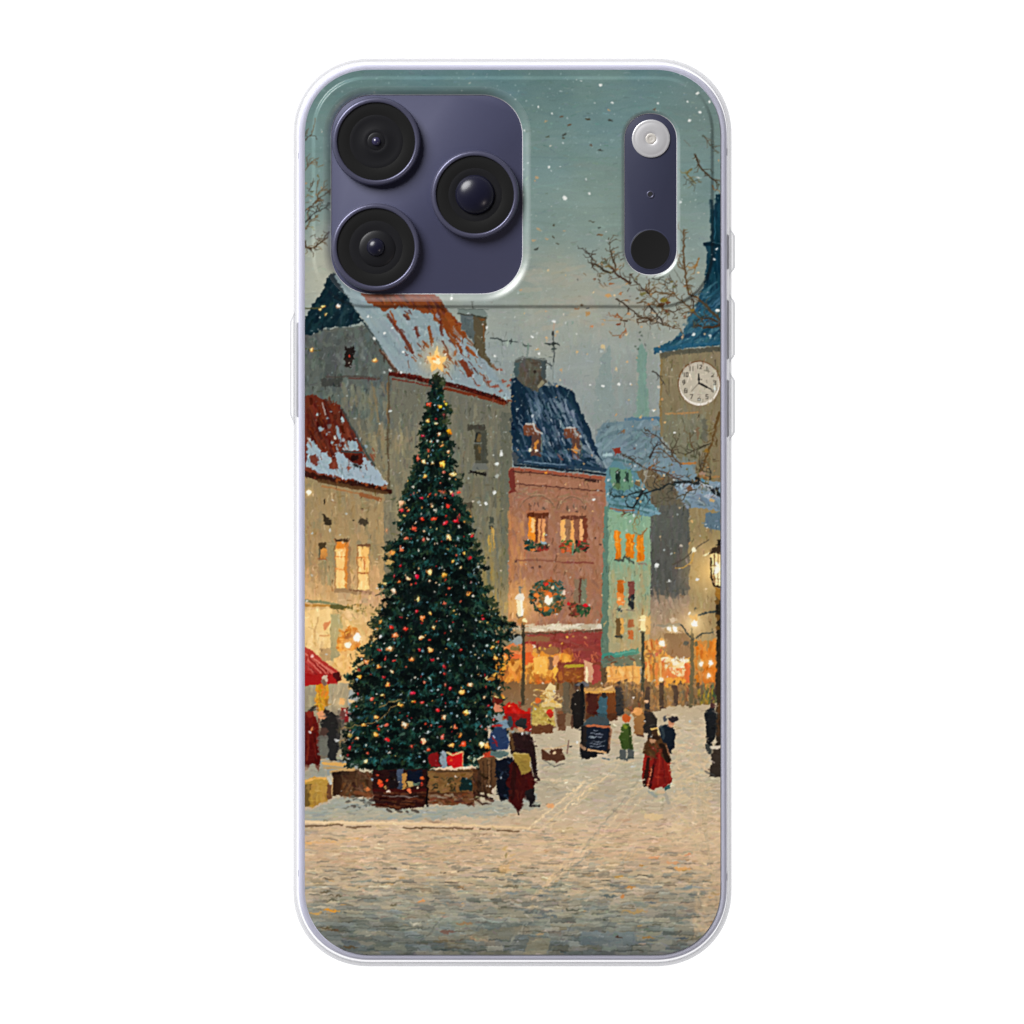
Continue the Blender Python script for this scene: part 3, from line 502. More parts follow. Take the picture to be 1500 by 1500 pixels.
# --- the lit market at the end of the lane
glow(985, 960, 75, (250, 190, 110), .75); glow(1016, 912, 46, (246, 196, 128), .8)
rect(944, 938, 1056, 1040, (206, 128, 54), (120, 88, 50), 3, .85)
daub(R4(943, 940, 1012, 1010), 170, (4, 14), (2, 6), 88, 30, 12, [(246, 158, 54), (236, 120, 46), (250, 180, 84), (206, 92, 40), (250, 200, 120), (196, 130, 60)], alpha=.8)
poly([(974, 928), (1000, 924), (1014, 940), (1012, 962), (990, 968), (976, 956)], (142, 112, 76), (136, 100, 76), 2)
poly([(956, 916), (976, 914), (996, 912), (1000, 918), (974, 919)], (150, 138, 116), None, 1); poly([(980, 906), (992, 904), (994, 908), (982, 912)], (214, 190, 158), None, 1); rect(976, 920, 992, 924, (150, 120, 80), None, 1)
daub(R4(974, 964, 1008, 982), 40, (3, 8), (2, 5), 10, 60, 6, [(255, 244, 206), (255, 232, 176), (250, 214, 150), (255, 250, 226)], alpha=.9); rect(974, 980, 1004, 994, (226, 100, 50), None, 2, .8); daub(R4(976, 980, 1002, 990), 24, (2, 6), (2, 4), 30, 70, 8, [(255, 230, 180), (250, 190, 120), (230, 90, 50)], alpha=.85)
rect(975, 994, 1006, 1010, (242, 152, 50), None, 2); rect(1004, 972, 1011, 1000, (214, 84, 44), None, 1.2); daub(R4(946, 945, 974, 970), 40, (3, 8), (2, 4), 40, 80, 10, [(196, 70, 50), (250, 210, 140), (244, 170, 80), (190, 150, 90), (120, 90, 60)], alpha=.85)
for x in (950, 957, 962, 968, 972): line([(x, 972), (x + rng.uniform(-1, 1), 1006)], 3.4, [(250, 170, 80), (230, 110, 50), (120, 80, 40), (246, 190, 110)][int(rng.integers(4))], .8)
daub(R4(1020, 945, 1050, 1010), 80, (5, 16), (3, 6), 88, 14, 12, [(226, 120, 32), (196, 104, 34), (160, 100, 50), (240, 140, 50), (150, 118, 70)], alpha=.8); rect(1030, 955, 1048, 1000, (226, 120, 34), (214, 104, 30), 2, .8)
for x, y, r in ((981, 921, 3), (989, 921, 3.6), (970, 943, 4.4), (1027, 972, 2.8), (1041, 971, 3.2), (1038, 990, 2.6), (969, 995, 2.6)): glow(x, y, r * 3.4, (255, 220, 150), .9); blob(x, y, r, (255, 248, 226), r * 1.15, .8)
# distant crowd
rect(736, 1000, 960, 1072, (120, 82, 48), (150, 130, 104), 3)
rect(828, 1008, 1056, 1046, (124, 94, 62), (122, 104, 82), 6, .5)
for _ in range(120):
    y = rng.uniform(1018, 1044); x = rng.uniform(884, 1052); h = rng.uniform(13, 24); w_ = rng.uniform(2.6, 5.4)
    q = np.array([(74, 60, 50), (98, 78, 56), (118, 90, 60), (84, 74, 64), (128, 102, 70), (56, 50, 48), (90, 90, 68), (128, 70, 52), (104, 94, 82), (156, 118, 74)][int(rng.integers(10))], float) + rng.normal(0, 6)
    poly([(x - w_ * .5, y - h), (x + w_ * .5, y - h), (x + w_ * .9, y - h * .5), (x + w_ * .7, y), (x - w_ * .6, y), (x - w_ * .9, y - h * .45)], q, q * .85, 1.4, .85)
    blob(x + rng.normal(0, .6), y - h - 2, 2.1, [(70, 56, 46), (160, 114, 80), (50, 44, 40), (96, 80, 60)][int(rng.integers(4))], rough=1, alpha=.9)
glow(960, 1010, 110, (190, 124, 62), .35)
daub(R4(888, 1000, 1050, 1040), 130, (2, 7), (1.5, 3.5), 80, 40, 10, [(210, 140, 70), (170, 116, 66), (120, 96, 70), (150, 130, 104), (80, 70, 60)], alpha=.6)
for x, y in ((969, 1006), (949, 1012), (905, 1012), (990, 1010)): line([(x, y), (x, y + 34)], 7, (62, 50, 44), .85, wid2=6); blob(x, y - 4, 3, (70, 52, 46))
daub(R4(1020, 1000, 1050, 1036), 34, (5, 14), (2, 4), 88, 12, 10, [(70, 92, 56), (150, 130, 50), (84, 80, 56), (190, 150, 40)], alpha=.7)
for (x0, y0, x1, y1) in ((928, 1022, 934, 1030), (846, 1012, 848, 1014)): blob(x0, y0, 1.5, (240, 220, 200))

# --- snowy ground
ground = [(446, 1140), (560, 1120), (740, 1080), (786, 1072), (850, 1060), (900, 1050), (960, 1042), (985, 1034), (1010, 1034), (1056, 1030), (1060, 1402), (444, 1402)]
r = polymask(ground, 2.0)
gcol = np.zeros((CH, CW, 3), np.float32)
gk = [(1030, (190, 170, 138)), (1070, (196, 180, 152)), (1120, (190, 178, 152)), (1170, (184, 170, 142)), (1215, (206, 180, 140)), (1255, (204, 176, 136)), (1290, (188, 170, 134)), (1325, (164, 156, 130)), (1350, (140, 142, 126)), (1375, (118, 124, 116)), (1402, (92, 96, 92))]
for ch in range(3): gcol[:, :, ch] = np.interp(yy, [k[0] for k in gk], [k[1][ch] for k in gk])[:, None]
xs_ = (np.arange(CW) + X0)[None, :]
warm = np.clip((xs_ - 985) / 50.0, 0, 1) * np.clip((yy[:, None] - 1240) / 80.0, 0, 1)
gcol = gcol * (1 - warm[..., None] * .8) + np.array((200, 170, 132), np.float32) * warm[..., None] * .8
gcol += np.array((3, 0, 6), np.float32) * np.interp(yy, [1150, 1210, 1320, 1350], [0, 1, 1, .3])[:, None, None].astype(np.float32)
gcol += (noise(34, 31) * 6 + noise(12, 32) * 4)[..., None]
a, b, c, d = r[0]; m = r[1][..., None]
C[c:d, a:b] = C[c:d, a:b] * (1 - m) + gcol[c:d, a:b] * m
low = R4(441, 1205, 1056, 1398)
daub(low, 2600, (8, 34), (1.2, 4), 0, 7, 9, alpha=.62, hue=.35)
daub(R4(441, 1210, 1056, 1310), 620, (6, 26), (1, 3), -2, 9, 7, [(222, 188, 140), (228, 190, 144), (206, 178, 138), (190, 172, 140), (176, 160, 130), (160, 152, 128)], alpha=.55)
daub(R4(441, 1215, 1056, 1330), 240, (5, 20), (1, 2.6), 0, 8, 8, [(150, 148, 130), (136, 142, 132), (142, 136, 116)], alpha=.55)
daub(R4(441, 1290, 1030, 1372), 330, (8, 30), (1.5, 4.5), 0, 6, 8, [(126, 138, 134), (112, 128, 128), (140, 146, 132), (150, 150, 130), (104, 112, 106), (184, 164, 128)], alpha=.6)
daub(R4(441, 1330, 1020, 1398), 300, (8, 34), (1.5, 5), 0, 6, 8, [(104, 114, 112), (92, 100, 96), (116, 126, 124), (128, 130, 118), (82, 84, 76), (140, 130, 106)], alpha=.62)
daub(R4(441, 1372, 1010, 1399), 150, (12, 40), (2, 5), 0, 4, 6, [(86, 92, 90), (98, 104, 102), (78, 80, 74), (104, 100, 86)], alpha=.6)
for _ in range(120):                                    # sparks of warm paint and gaps between the stones
    x = rng.uniform(450, 1050); y = rng.uniform(1280, 1392); l = rng.uniform(4, 14)
    seg(x, y, x + l * .7, y + rng.uniform(-1, 1), rng.uniform(1.2, 2.6), [(206, 150, 84), (196, 140, 70), (214, 178, 134), (220, 176, 140), (176, 128, 60)][int(rng.integers(5))], .5)
for _ in range(150):
    x = rng.uniform(450, 1020); y = rng.uniform(1270, 1396); l = rng.uniform(5, 22)
    seg(x, y, x + l, y + rng.uniform(-1, 1), rng.uniform(1, 2.4), [(76, 78, 68), (66, 74, 74), (86, 84, 66), (60, 54, 42)][int(rng.integers(4))], .6)
for _ in range(1500):                                   # broken horizontal touches: snow lying between the setts
    t = rng.uniform(0, 1); y = 1208 + 185 * t; x = rng.uniform(446, 1052); l = rng.uniform(4, 12) + 12 * t
    q = pick(x, y); up = rng.uniform() < .5
    q = q * rng.uniform(1.06, 1.2) if up else q * rng.uniform(.72, .92) + np.array((-4, 1, 4))
    seg(x, y, x + l, y + rng.uniform(-1.2, 1.2), rng.uniform(1, 2.2 + 1.6 * t), np.clip(q, 0, 238), rng.uniform(.45, .8), wid2=rng.uniform(.8, 2))
def brick_rows(y0, y1, x0, x1, n):
    for _ in range(n):
        t = rng.uniform(0, 1) ** .8; y = y0 + (y1 - y0) * t; x = rng.uniform(x0, x1); h = 3 + 5.5 * t; l = rng.uniform(8, 14) + 13 * t
        s = -8 * (x - 900) / 300 * .3
        cc = pick(min(x, 1050), min(y, 1395)) + rng.normal(0, 10)
        poly([(x, y), (x + l, y - .5), (x + l + s, y + h), (x + s, y + h)], np.clip(cc, 0, 255), None, 1.2, .6)
        line([(x + s, y + h), (x + l + s, y + h)], 1.1, np.clip(cc - 34, 0, 255), .5)
brick_rows(1240, 1396, 446, 1044, 420)
setts = [(112, 124, 126), (126, 134, 130), (146, 144, 126), (182, 168, 138), (90, 96, 94), (104, 112, 110), (136, 128, 108), (160, 154, 134)]
y = 1262.0
while y < 1397:                                         # courses of setts, wider towards the front edge
    t = (y - 1262) / 135; h = 3.4 + 4.6 * t; x = 440 + rng.uniform(0, 14)
    while x < 1056:
        l = rng.uniform(9, 18) + 12 * t; keep_ = .22 + .5 * t * (1 - .75 * min(1, max(0, (x - 990) / 50)))
        if rng.uniform() < keep_:
            q = pick(min(x + l / 2, 1054), min(y + h / 2, 1398)) * .55 + np.array(setts[int(rng.integers(8))], float) * .45 * (1.12 - .22 * t) + rng.normal(0, 7)
            s_ = (x - 860) * -.02; jy = rng.uniform(-1, 1)
            poly([(x + .8, y + jy + .5), (x + l - .8, y + jy + rng.uniform(-.6, .8)), (x + l - .8 + s_, y + h - .8), (x + .8 + s_, y + h - .6 + rng.uniform(-.6, .6))], np.clip(q, 0, 235), None, 1.1, .72)
            if rng.uniform() < .6: seg(x + s_, y + h, x + l + s_, y + h + rng.uniform(-.6, .6), rng.uniform(.8, 1.8), q * .62, .6)
            if rng.uniform() < .35: seg(x + 2, y + 1, x + l * .8, y + 1, rng.uniform(.9, 1.8), np.clip(q * 1.22, 0, 235), .6)
        x += l
    y += h
for xa, xb in ((735, 700), (770, 740), (836, 808), (888, 866), (700, 655), (640, 600), (930, 920)):   # joints running to the front
    twig([(xa + (xa - xb) * .3, 1338 + rng.uniform(0, 20)), (xb, 1398)], 1.8, (78, 82, 80), 1.2, 2.5, .3)
poly([(700, 1362), (765, 1356), (758, 1372), (742, 1376), (690, 1374)], (120, 116, 98), None, 2, .6); poly([(775, 1376), (808, 1374), (802, 1398), (766, 1398)], (150, 140, 110), None, 1.5, .5); rect(850, 1365, 930, 1385, (112, 128, 134), (96, 106, 108), 2, .55)
daub(R4(1015, 1150, 1057, 1370), 190, (5, 14), (2, 6), 50, 60, 6, [(212, 182, 142), (204, 174, 134), (190, 170, 136), (218, 188, 146)], alpha=.35)
for (x, y, w, h, cl) in ((986, 1264, 10, 3, (216, 158, 112)), (1000, 1272, 13, 4, (222, 164, 100)), (960, 1256, 10, 3, (224, 160, 112)), (940, 1268, 4, 3, (180, 128, 60)), (905, 1284, 8, 3, (196, 146, 70)), (1008, 1252, 4, 3, (218, 140, 98)), (925, 1300, 7, 2.5, (190, 130, 62)),
                         (912, 1312, 4, 3, (200, 130, 74)), (485, 1334, 12, 3, (224, 150, 50)), (618, 1320, 6, 3, (220, 150, 90)), (462, 1338, 9, 3, (206, 160, 90)), (950, 1374, 8, 3, (150, 112, 60)), (906, 1373, 5, 2, (70, 46, 34)), (930, 1335, 20, 3, (176, 144, 92)), (478, 1307, 8, 2, (96, 84, 60)), (495, 1312, 16, 1.8, (92, 80, 60)), (488, 1319, 12, 1.6, (92, 88, 70)), (576, 1325, 5, 3, (104, 96, 72)),
                         (470, 1360, 15, 2.5, (92, 80, 62)), (488, 1362, 10, 2.5, (100, 76, 58)), (512, 1388, 13, 3, (88, 74, 54)), (605, 1361, 32, 2, (92, 96, 90)), (680, 1353, 14, 3, (150, 118, 84)), (655, 1364, 12, 5, (118, 88, 76)), (835, 1332, 8, 2.4, (84, 86, 72)), (842, 1333, 9, 2, (84, 86, 72)), (893, 1313, 12, 2.4, (88, 98, 96)), (955, 1322, 8, 2.4, (90, 104, 110)), (1000, 1374, 10, 2.5, (72, 82, 92))):
    blob(x, y, w, cl, h * .6, 2, .85)
# middle ground: snow with cart tracks
mid = [(441, 1166), (640, 1150), (790, 1090), (1050, 1050), (1056, 1210), (441, 1206)]
daub(mid, 1100, (5, 20), (1.2, 4), 0, 14, 12, alpha=.6)
daub([(640, 1176), (800, 1090), (1040, 1060), (1050, 1210), (640, 1205)], 420, (5, 20), (1.5, 4), -8, 18, 6, [(214, 190, 154), (222, 194, 152), (196, 182, 156), (182, 172, 150), (168, 166, 150)], alpha=.5)
daub(R4(985, 1060, 1045, 1240), 300, (6, 20), (1.5, 4.5), 10, 60, 6, [(220, 190, 148), (212, 184, 146), (226, 198, 156), (196, 178, 148)], alpha=.5)
poly([(441, 1190), (475, 1178), (500, 1168), (545, 1170), (560, 1178), (640, 1182), (720, 1174), (786, 1160), (790, 1184), (720, 1196), (640, 1200), (441, 1203)], (148, 158, 152), (176, 168, 144), 2.5, .85)
daub([(441, 1192), (500, 1172), (640, 1184), (780, 1170), (740, 1196), (441, 1203)], 170, (8, 26), (1.5, 4.5), -3, 9, 6, [(146, 160, 156), (160, 166, 154), (182, 174, 150), (150, 152, 142), (196, 180, 148)], alpha=.6)
line([(441, 1204), (560, 1206), (660, 1208), (776, 1213)], 5, (232, 200, 154), .85, wid2=3); line([(441, 1204), (600, 1205)], 2, (240, 214, 174), .6)
for xa, ya, xb, yb in ((441, 1210, 462, 1210), (463, 1210, 502, 1208), (508, 1211, 542, 1211), (590, 1213, 618, 1213), (618, 1212, 692, 1214), (704, 1214, 718, 1215), (728, 1216, 760, 1218)): seg(xa, ya, xb, yb, 2.6, (104, 80, 56), .8)
for pts, w, cl, al in (([(856, 1145), (820, 1176), (790, 1200), (772, 1216)], 3.4, (236, 208, 164), .8), ([(862, 1152), (826, 1186), (800, 1208)], 2, (176, 164, 140), .7), ([(870, 1150), (828, 1186), (796, 1212)], 3, (236, 206, 160), .75),
                       ([(945, 1128), (905, 1180), (868, 1226), (850, 1250)], 2.4, (160, 152, 132), .8), ([(958, 1128), (918, 1178), (876, 1228), (826, 1276), (792, 1306)], 3, (226, 196, 154), .5), ([(868, 1244), (836, 1276), (800, 1318), (750, 1380)], 2.4, (150, 150, 134), .6),
                       ([(846, 1240), (820, 1272), (778, 1318)], 3, (230, 196, 150), .6), ([(1017, 1135), (1018, 1180), (1022, 1230), (1030, 1270)], 4, (222, 192, 150), .4), ([(1026, 1150), (1030, 1200), (1040, 1260), (1046, 1290)], 2.4, (178, 160, 130), .6),
                       ([(1000, 1100), (960, 1150), (915, 1200), (880, 1240)], 3, (224, 194, 150), .35), ([(905, 1120), (850, 1172), (800, 1216)], 3, (226, 198, 156), .4), ([(930, 1240), (895, 1290), (850, 1350)], 2.4, (150, 150, 136), .4), ([(890, 1135), (850, 1160), (820, 1176)], 2.6, (228, 200, 160), .6), ([(786, 1144), (830, 1144), (860, 1148)], 2.4, (226, 200, 162), .7), ([(784, 1147), (828, 1148)], 1.4, (150, 142, 124), .7), ([(441, 1236), (500, 1232), (530, 1228)], 3, (230, 176, 110), .5)):
    for _ in range(2):
        o = rng.normal(0, 1.6, 2); twig([(p[0] + o[0], p[1] + o[1]) for p in pts], w * .8, cl, w * .6, 2.4, al * .5)
    for (xa, ya), (xb, yb) in zip(pts, pts[1:]):        # broken dabs of thick paint along the rut
        for _ in range(max(2, int(math.hypot(xb - xa, yb - ya) / 9))):
            t_ = rng.uniform(0, 1); x, y = xa + (xb - xa) * t_ + rng.normal(0, 1.6), ya + (yb - ya) * t_ + rng.normal(0, 1)
            l_ = rng.uniform(.06, .16); seg(x, y, x + (xb - xa) * l_ * .6, y + (yb - ya) * l_ * .6, rng.uniform(1, w), np.clip(np.array(cl) + rng.normal(0, 9), 0, 255), al)
daub(R4(690, 1222, 725, 1234), 16, (3, 8), (1, 1.8), 30, 70, 6, [(150, 128, 100)], alpha=.7); daub(R4(940, 1172, 972, 1192), 18, (2, 6), (1, 2), 30, 70, 6, [(160, 144, 116)], alpha=.7)
daub(R4(736, 1240, 752, 1270), 12, (4, 9), (1.5, 3), -50, 30, 8, [(150, 132, 96), (206, 168, 110), (230, 190, 140)], alpha=.7)
blob(806, 1181, 6, (232, 162, 104), 3.4, 1.5, .8); blob(738, 1272, 9, (222, 176, 112), 6, 2, .5); blob(958, 1196, 13, (228, 196, 142), 5, 2, .7)

# --- market people and stalls
rect(780, 1036, 812, 1064, (176, 150, 64), (190, 160, 90), 1.5); rect(778, 1062, 810, 1074, (126, 70, 38), None, 1.2); daub(R4(782, 1034, 812, 1062), 44, (3, 9), (2, 4), 50, 60, 10, [(206, 180, 96), (180, 150, 60), (222, 196, 130), (150, 112, 50)], alpha=.8)
poly([(806, 999), (817, 1012), (808, 1020), (826, 1036), (790, 1036), (800, 1022), (794, 1014)], (232, 206, 152), (214, 184, 120), 1.6); daub(R4(780, 1010, 826, 1034), 30, (4, 10), (1.5, 3), 10, 50, 8, [(236, 190, 90), (240, 210, 150), (190, 130, 50)], alpha=.75); blob(806, 1045, 5, (206, 50, 32), 5.4, .8); blob(788, 1026, 4, (214, 96, 40), 4, 1); line([(812, 1040), (816, 1070)], 3, (190, 168, 136), .8); rect(817, 1040, 828, 1070, (124, 76, 48), None, 1.2, .9)
rect(824, 1000, 834, 1046, (92, 84, 68), None, 1.5, .8)
rect(857, 1010, 904, 1056, (110, 58, 26), (100, 56, 32), .8); rect(860, 1016, 876, 1048, (70, 32, 26), None, 1.5); poly([(852, 1008), (880, 1006), (897, 1006), (905, 1014), (855, 1016)], (196, 146, 84), None, 1); line([(856, 1013), (900, 1014)], 2.4, (222, 160, 70), .8); line([(884, 1010), (896, 1006)], 3, (232, 190, 140), .8)
poly([(836, 1040), (838, 1018), (844, 1012), (856, 1014), (856, 1062), (846, 1068), (839, 1066)], (40, 34, 30), (34, 30, 28), 1); blob(845, 1007, 3.4, (112, 76, 58), 4); blob(846, 1003, 4, (48, 44, 42), 2.4); poly([(842, 1003), (856, 999), (866, 1004), (854, 1006)], (110, 106, 108), None, .8)
line([(853, 1004), (853, 1090)], 5.4, (30, 28, 28)); line([(838, 1048), (838, 1066)], 3, (112, 72, 50), .8)
poly([(877, 1024), (882, 1018), (888, 1020), (890, 1054), (875, 1056)], (52, 86, 100), (62, 92, 100), 1); blob(884, 1018, 4, (40, 38, 38), 4); poly([(858, 1054), (872, 1048), (890, 1052), (894, 1064), (856, 1066)], (74, 88, 92), None, 1.8)
poly([(902, 1008), (912, 1006), (914, 1046), (903, 1048)], (46, 46, 46), None, 1.2); blob(906, 1001, 2.6, (60, 52, 48))
# chalk board
poly([(856, 1062), (894, 1062), (893, 1102), (852, 1108), (850, 1094)], (44, 36, 34), None, .8); poly([(860, 1066), (893, 1066), (888, 1100), (859, 1098)], (26, 34, 50), None, .5); line([(860, 1063), (893, 1065)], 3.6, (182, 104, 68)); line([(862, 1099), (888, 1102)], 3, (196, 156, 110)); line([(895, 1068), (892, 1096)], 3, (150, 100, 72), .8); line([(851, 1092), (857, 1097)], 4, (176, 136, 104), .8)
poly([(850, 1098), (862, 1102), (886, 1104), (884, 1108), (852, 1112)], (28, 28, 32), None, 1.2); line([(876, 1107), (890, 1108)], 4, (206, 186, 160)); line([(884, 1111), (892, 1112)], 2.4, (90, 110, 120))
for y, xa, xb in ((1071, 870, 876), (1075, 866, 882), (1079, 864, 880), (1086, 867, 884), (1089, 865, 880), (1093, 866, 884)):
    x = xa
    while x < xb: l = rng.uniform(1.2, 3.6); seg(x, y + rng.uniform(-.8, .8), x + l, y + rng.uniform(-.8, .8), 1.2, (170, 178, 188), .75); x += l + 1.2
# hand sled
poly([(794, 1098), (806, 1104), (808, 1096), (822, 1096), (828, 1112), (816, 1116), (794, 1112)], (104, 60, 38), None, 1.2); line([(796, 1098), (830, 1092)], 2, (206, 170, 124), .7); line([(798, 1114), (812, 1122), (826, 1118)], 1.6, (110, 110, 100), .8); blob(812, 1102, 2.2, (220, 190, 150)); line([(834, 1085), (830, 1104)], 2.4, (130, 96, 84), .8); blob(836, 1093, 2, (70, 66, 66))
# woman in green
poly([(910, 1066), (914, 1058), (921, 1060), (926, 1076), (928, 1098), (918, 1100), (909, 1096), (907, 1080)], (84, 112, 38), (58, 84, 30), .8); line([(914, 1062), (918, 1066)], 4, (126, 144, 36)); blob(916.5, 1052, 6, (206, 92, 36), 5.4, .8); line([(922, 1066), (924, 1096)], 3, (54, 70, 30), .7); poly([(907, 1098), (928, 1098), (929, 1112), (918, 1114), (906, 1112)], (92, 98, 94), None, 1.4); line([(918, 1098), (918, 1110)], 2, (190, 180, 156))
# couple walking away behind her
poly([(926, 1048), (932, 1038), (942, 1036), (946, 1060), (942, 1078), (930, 1076)], (176, 124, 66), (150, 100, 56), 1.4); blob(934, 1042, 6, (222, 152, 84), 6, 1); poly([(943, 1046), (948, 1038), (956, 1044), (962, 1050), (963, 1070), (956, 1076), (943, 1074)], (58, 48, 42), (48, 42, 38), .8); blob(949, 1034, 4.2, (44, 42, 42), 4.4, .6); blob(947, 1028, 3, (232, 170, 130), 2.6, .6); line([(934, 1077), (942, 1079)], 3, (110, 70, 50)); line([(952, 1074), (951, 1084)], 5, (56, 48, 44))
# man in navy and woman in red
poly([(966, 1066), (974, 1060), (986, 1064), (990, 1072), (988, 1090), (984, 1104), (976, 1106), (968, 1084)], (30, 42, 54), (18, 26, 38), .8); line([(970, 1064), (972, 1080)], 5, (64, 80, 86), .7); blob(983, 1059, 5, (190, 130, 96), 6, .6); blob(986, 1053, 7.4, (54, 46, 50), 4.4, .8); blob(974, 1052, 3.6, (90, 92, 96), 4, 1)
poly([(944, 1104), (950, 1092), (966, 1096), (976, 1100), (981, 1120), (985, 1146), (978, 1150), (972, 1154), (966, 1152), (958, 1158), (950, 1154), (942, 1148), (940, 1130)], (178, 32, 20), (150, 22, 16), .8)
for pts, w, cl in (([(962, 1104), (956, 1130), (952, 1152)], 4, (116, 12, 14)), ([(970, 1106), (974, 1148)], 3, (134, 22, 18)), ([(966, 1106), (964, 1150)], 2.4, (196, 44, 28)), ([(978, 1116), (982, 1142)], 2.4, (196, 46, 28)), ([(944, 1112), (946, 1128)], 5, (192, 40, 28)), ([(950, 1112), (944, 1150)], 5, (44, 24, 18)), ([(954, 1124), (948, 1152)], 1.6, (206, 150, 104)), ([(957, 1122), (951, 1154)], 3, (62, 14, 14))): line(pts, w, cl, .85)
poly([(940, 1102), (946, 1088), (954, 1078), (968, 1080), (977, 1092), (983, 1116), (974, 1116), (966, 1102), (956, 1108), (948, 1106)], (104, 66, 30), (84, 50, 26), 1.2); line([(970, 1092), (978, 1114)], 7, (44, 26, 18)); line([(976, 1092), (981, 1106)], 1.8, (160, 108, 76)); blob(957, 1086, 5, (176, 130, 96), 4, 1); blob(961, 1080, 6.4, (60, 38, 26), 4.4, 1); poly([(954, 1070), (964, 1069), (966, 1078), (955, 1078)], (80, 52, 32), None, .8); line([(954, 1068), (963, 1067)], 3, (222, 170, 96)); line([(964, 1068), (965, 1076)], 2, (232, 190, 130)); daub(R4(952, 1090, 972, 1112), 16, (4, 10), (2, 4), 70, 30, 8, [(128, 82, 34), (150, 50, 26), (90, 56, 28)], alpha=.7)
poly([(973, 1153), (982, 1150), (983, 1155), (974, 1158)], (54, 100, 98), None, .6); line([(950, 1160), (962, 1166)], 4, (146, 152, 144), .8); line([(974, 1162), (980, 1176)], 5, (160, 154, 140), .7); line([(964, 1160), (972, 1160)], 5, (206, 176, 140), .9)
# man at the right edge, lamp standard with its plinth
poly([(1031, 1046), (1038, 1038), (1047, 1034), (1050, 1060), (1048, 1080), (1042, 1094), (1036, 1090), (1034, 1066)], (34, 38, 42), (30, 30, 32), .8); blob(1044, 1034, 4, (80, 50, 46), 4.4, .6); poly([(1034, 1090), (1044, 1092), (1042, 1106), (1034, 1104)], (72, 76, 70), None, 1.2)
rect(1049, 872, 1058, 1096, (46, 40, 28), (58, 46, 36), .8); rect(1051, 1030, 1055, 1080, (96, 62, 34), None, 1.5, .7); poly([(1044, 1094), (1058, 1094), (1058, 1138), (1038, 1138), (1042, 1114)], (76, 62, 50), (58, 48, 40), 1.2); line([(1042, 1096), (1057, 1094)], 5, (206, 190, 170)); line([(1034, 1130), (1046, 1136)], 3, (84, 84, 78), .7)
glow(1042, 836, 66, (250, 196, 116), .85); poly([(1040, 812), (1046, 806), (1058, 806), (1058, 858), (1046, 856), (1042, 838)], (246, 206, 140), (252, 220, 160), 1); rect(1048, 824, 1056, 852, (255, 232, 176), None, 1); line([(1041, 818), (1042, 846), (1046, 858), (1056, 860)], 2.6, (44, 32, 24)); line([(1036, 812), (1048, 808), (1057, 812)], 2, (90, 66, 44)); rect(1050, 790, 1058, 799, (30, 26, 22), None, .6); line([(1030, 814), (1038, 810)], 3, (255, 226, 170)); poly([(1046, 860), (1058, 862), (1058, 880), (1050, 878)], (150, 104, 40), None, 1.5); line([(1052, 880), (1052, 960)], 3, (40, 34, 24))
line([(1046, 812), (1047, 856)], 1.8, (84, 58, 36)); line([(1052, 810), (1052, 858)], 1.4, (120, 84, 50), .8); poly([(1038, 812), (1044, 802), (1058, 798), (1058, 809)], (52, 40, 30), None, 1); line([(1040, 842), (1048, 848), (1058, 848)], 1.6, (110, 76, 44), .8); blob(1050, 832, 4, (255, 248, 224), 9, 1)
for y in (882, 905, 920): blob(1051, y, 3.6, (120, 84, 36), 4, 1, .8)
# lamps in the lane
glow(941, 912, 26, (255, 220, 150), .85); line([(941.5, 928), (941.5, 1012)], 4.6, (62, 64, 50)); poly([(937, 903), (941, 900), (946, 904), (945, 925), (939, 926)], (250, 226, 164), None, .8); line([(936, 908), (946, 907)], 2, (255, 240, 196)); line([(939, 926), (944, 926)], 2.4, (110, 100, 70)); line([(941, 892), (941, 900)], 1.6, (150, 116, 70))
line([(1014, 930), (1014, 965), (1012, 1034)], 5, (92, 84, 60), wid2=6); line([(1015, 936), (1006, 928), (998, 916)], 2.4, (60, 66, 60)); line([(1020, 934), (1028, 928), (1044, 926)], 2.4, (70, 74, 64)); twig([(1024, 902), (1034, 897), (1050, 896)], 2.6, (58, 66, 62), 2.6, .5); blob(1004, 942, 4, (84, 84, 74), 3, 1); blob(1020, 943, 3, (96, 90, 62), 3, 1); blob(1019, 938, 2.4, (196, 130, 60)); line([(1012, 920), (1014, 934)], 2, (120, 104, 72))
glow(1017, 913, 22, (255, 232, 180), 1); poly([(1012, 916), (1016, 908), (1022, 908), (1022, 916), (1016, 918)], (255, 250, 232), None, 1.2); blob(1010, 899, 2.2, (255, 240, 210)); blob(1019.5, 890.5, 1.8, (76, 84, 76)); poly([(1010, 902), (1020, 900), (1024, 910), (1014, 908)], (240, 186, 110), None, 1.5, .8)
line([(990, 832), (1000, 832), (1012, 824), (1018, 808)], 1.6, (196, 150, 72), .9); line([(984, 828), (1000, 820), (1016, 806), (1038, 790)], 1.6, (74, 68, 56), .8); blob(1017, 806, 3, (252, 232, 196), 4)
# lamp beside the pink house
line([(766, 912), (767, 960), (766, 1030)], 4.6, (66, 58, 42), wid2=5); blob(766, 932, 3.4, (56, 50, 38), 4, .8); poly([(753, 877), (760, 869), (766, 868), (769, 876), (768, 880), (754, 879)], (236, 222, 200), None, .8); poly([(756, 880), (766, 880), (766, 900), (762, 905), (758, 901)], (255, 230, 184), None, .6); line([(763.5, 880), (764, 902)], 2.8, (255, 246, 222)); line([(757, 900), (760, 906), (765, 903)], 2, (104, 88, 70)); line([(761, 860), (762, 868)], 3, (130, 128, 116)); blob(762, 861, 3, (110, 112, 104), 1.6); poly([(758, 908), (770, 906), (768, 916), (760, 914)], (176, 120, 66), None, 1.4, .9); blob(769, 909, 3.4, (250, 222, 164), 2.6)

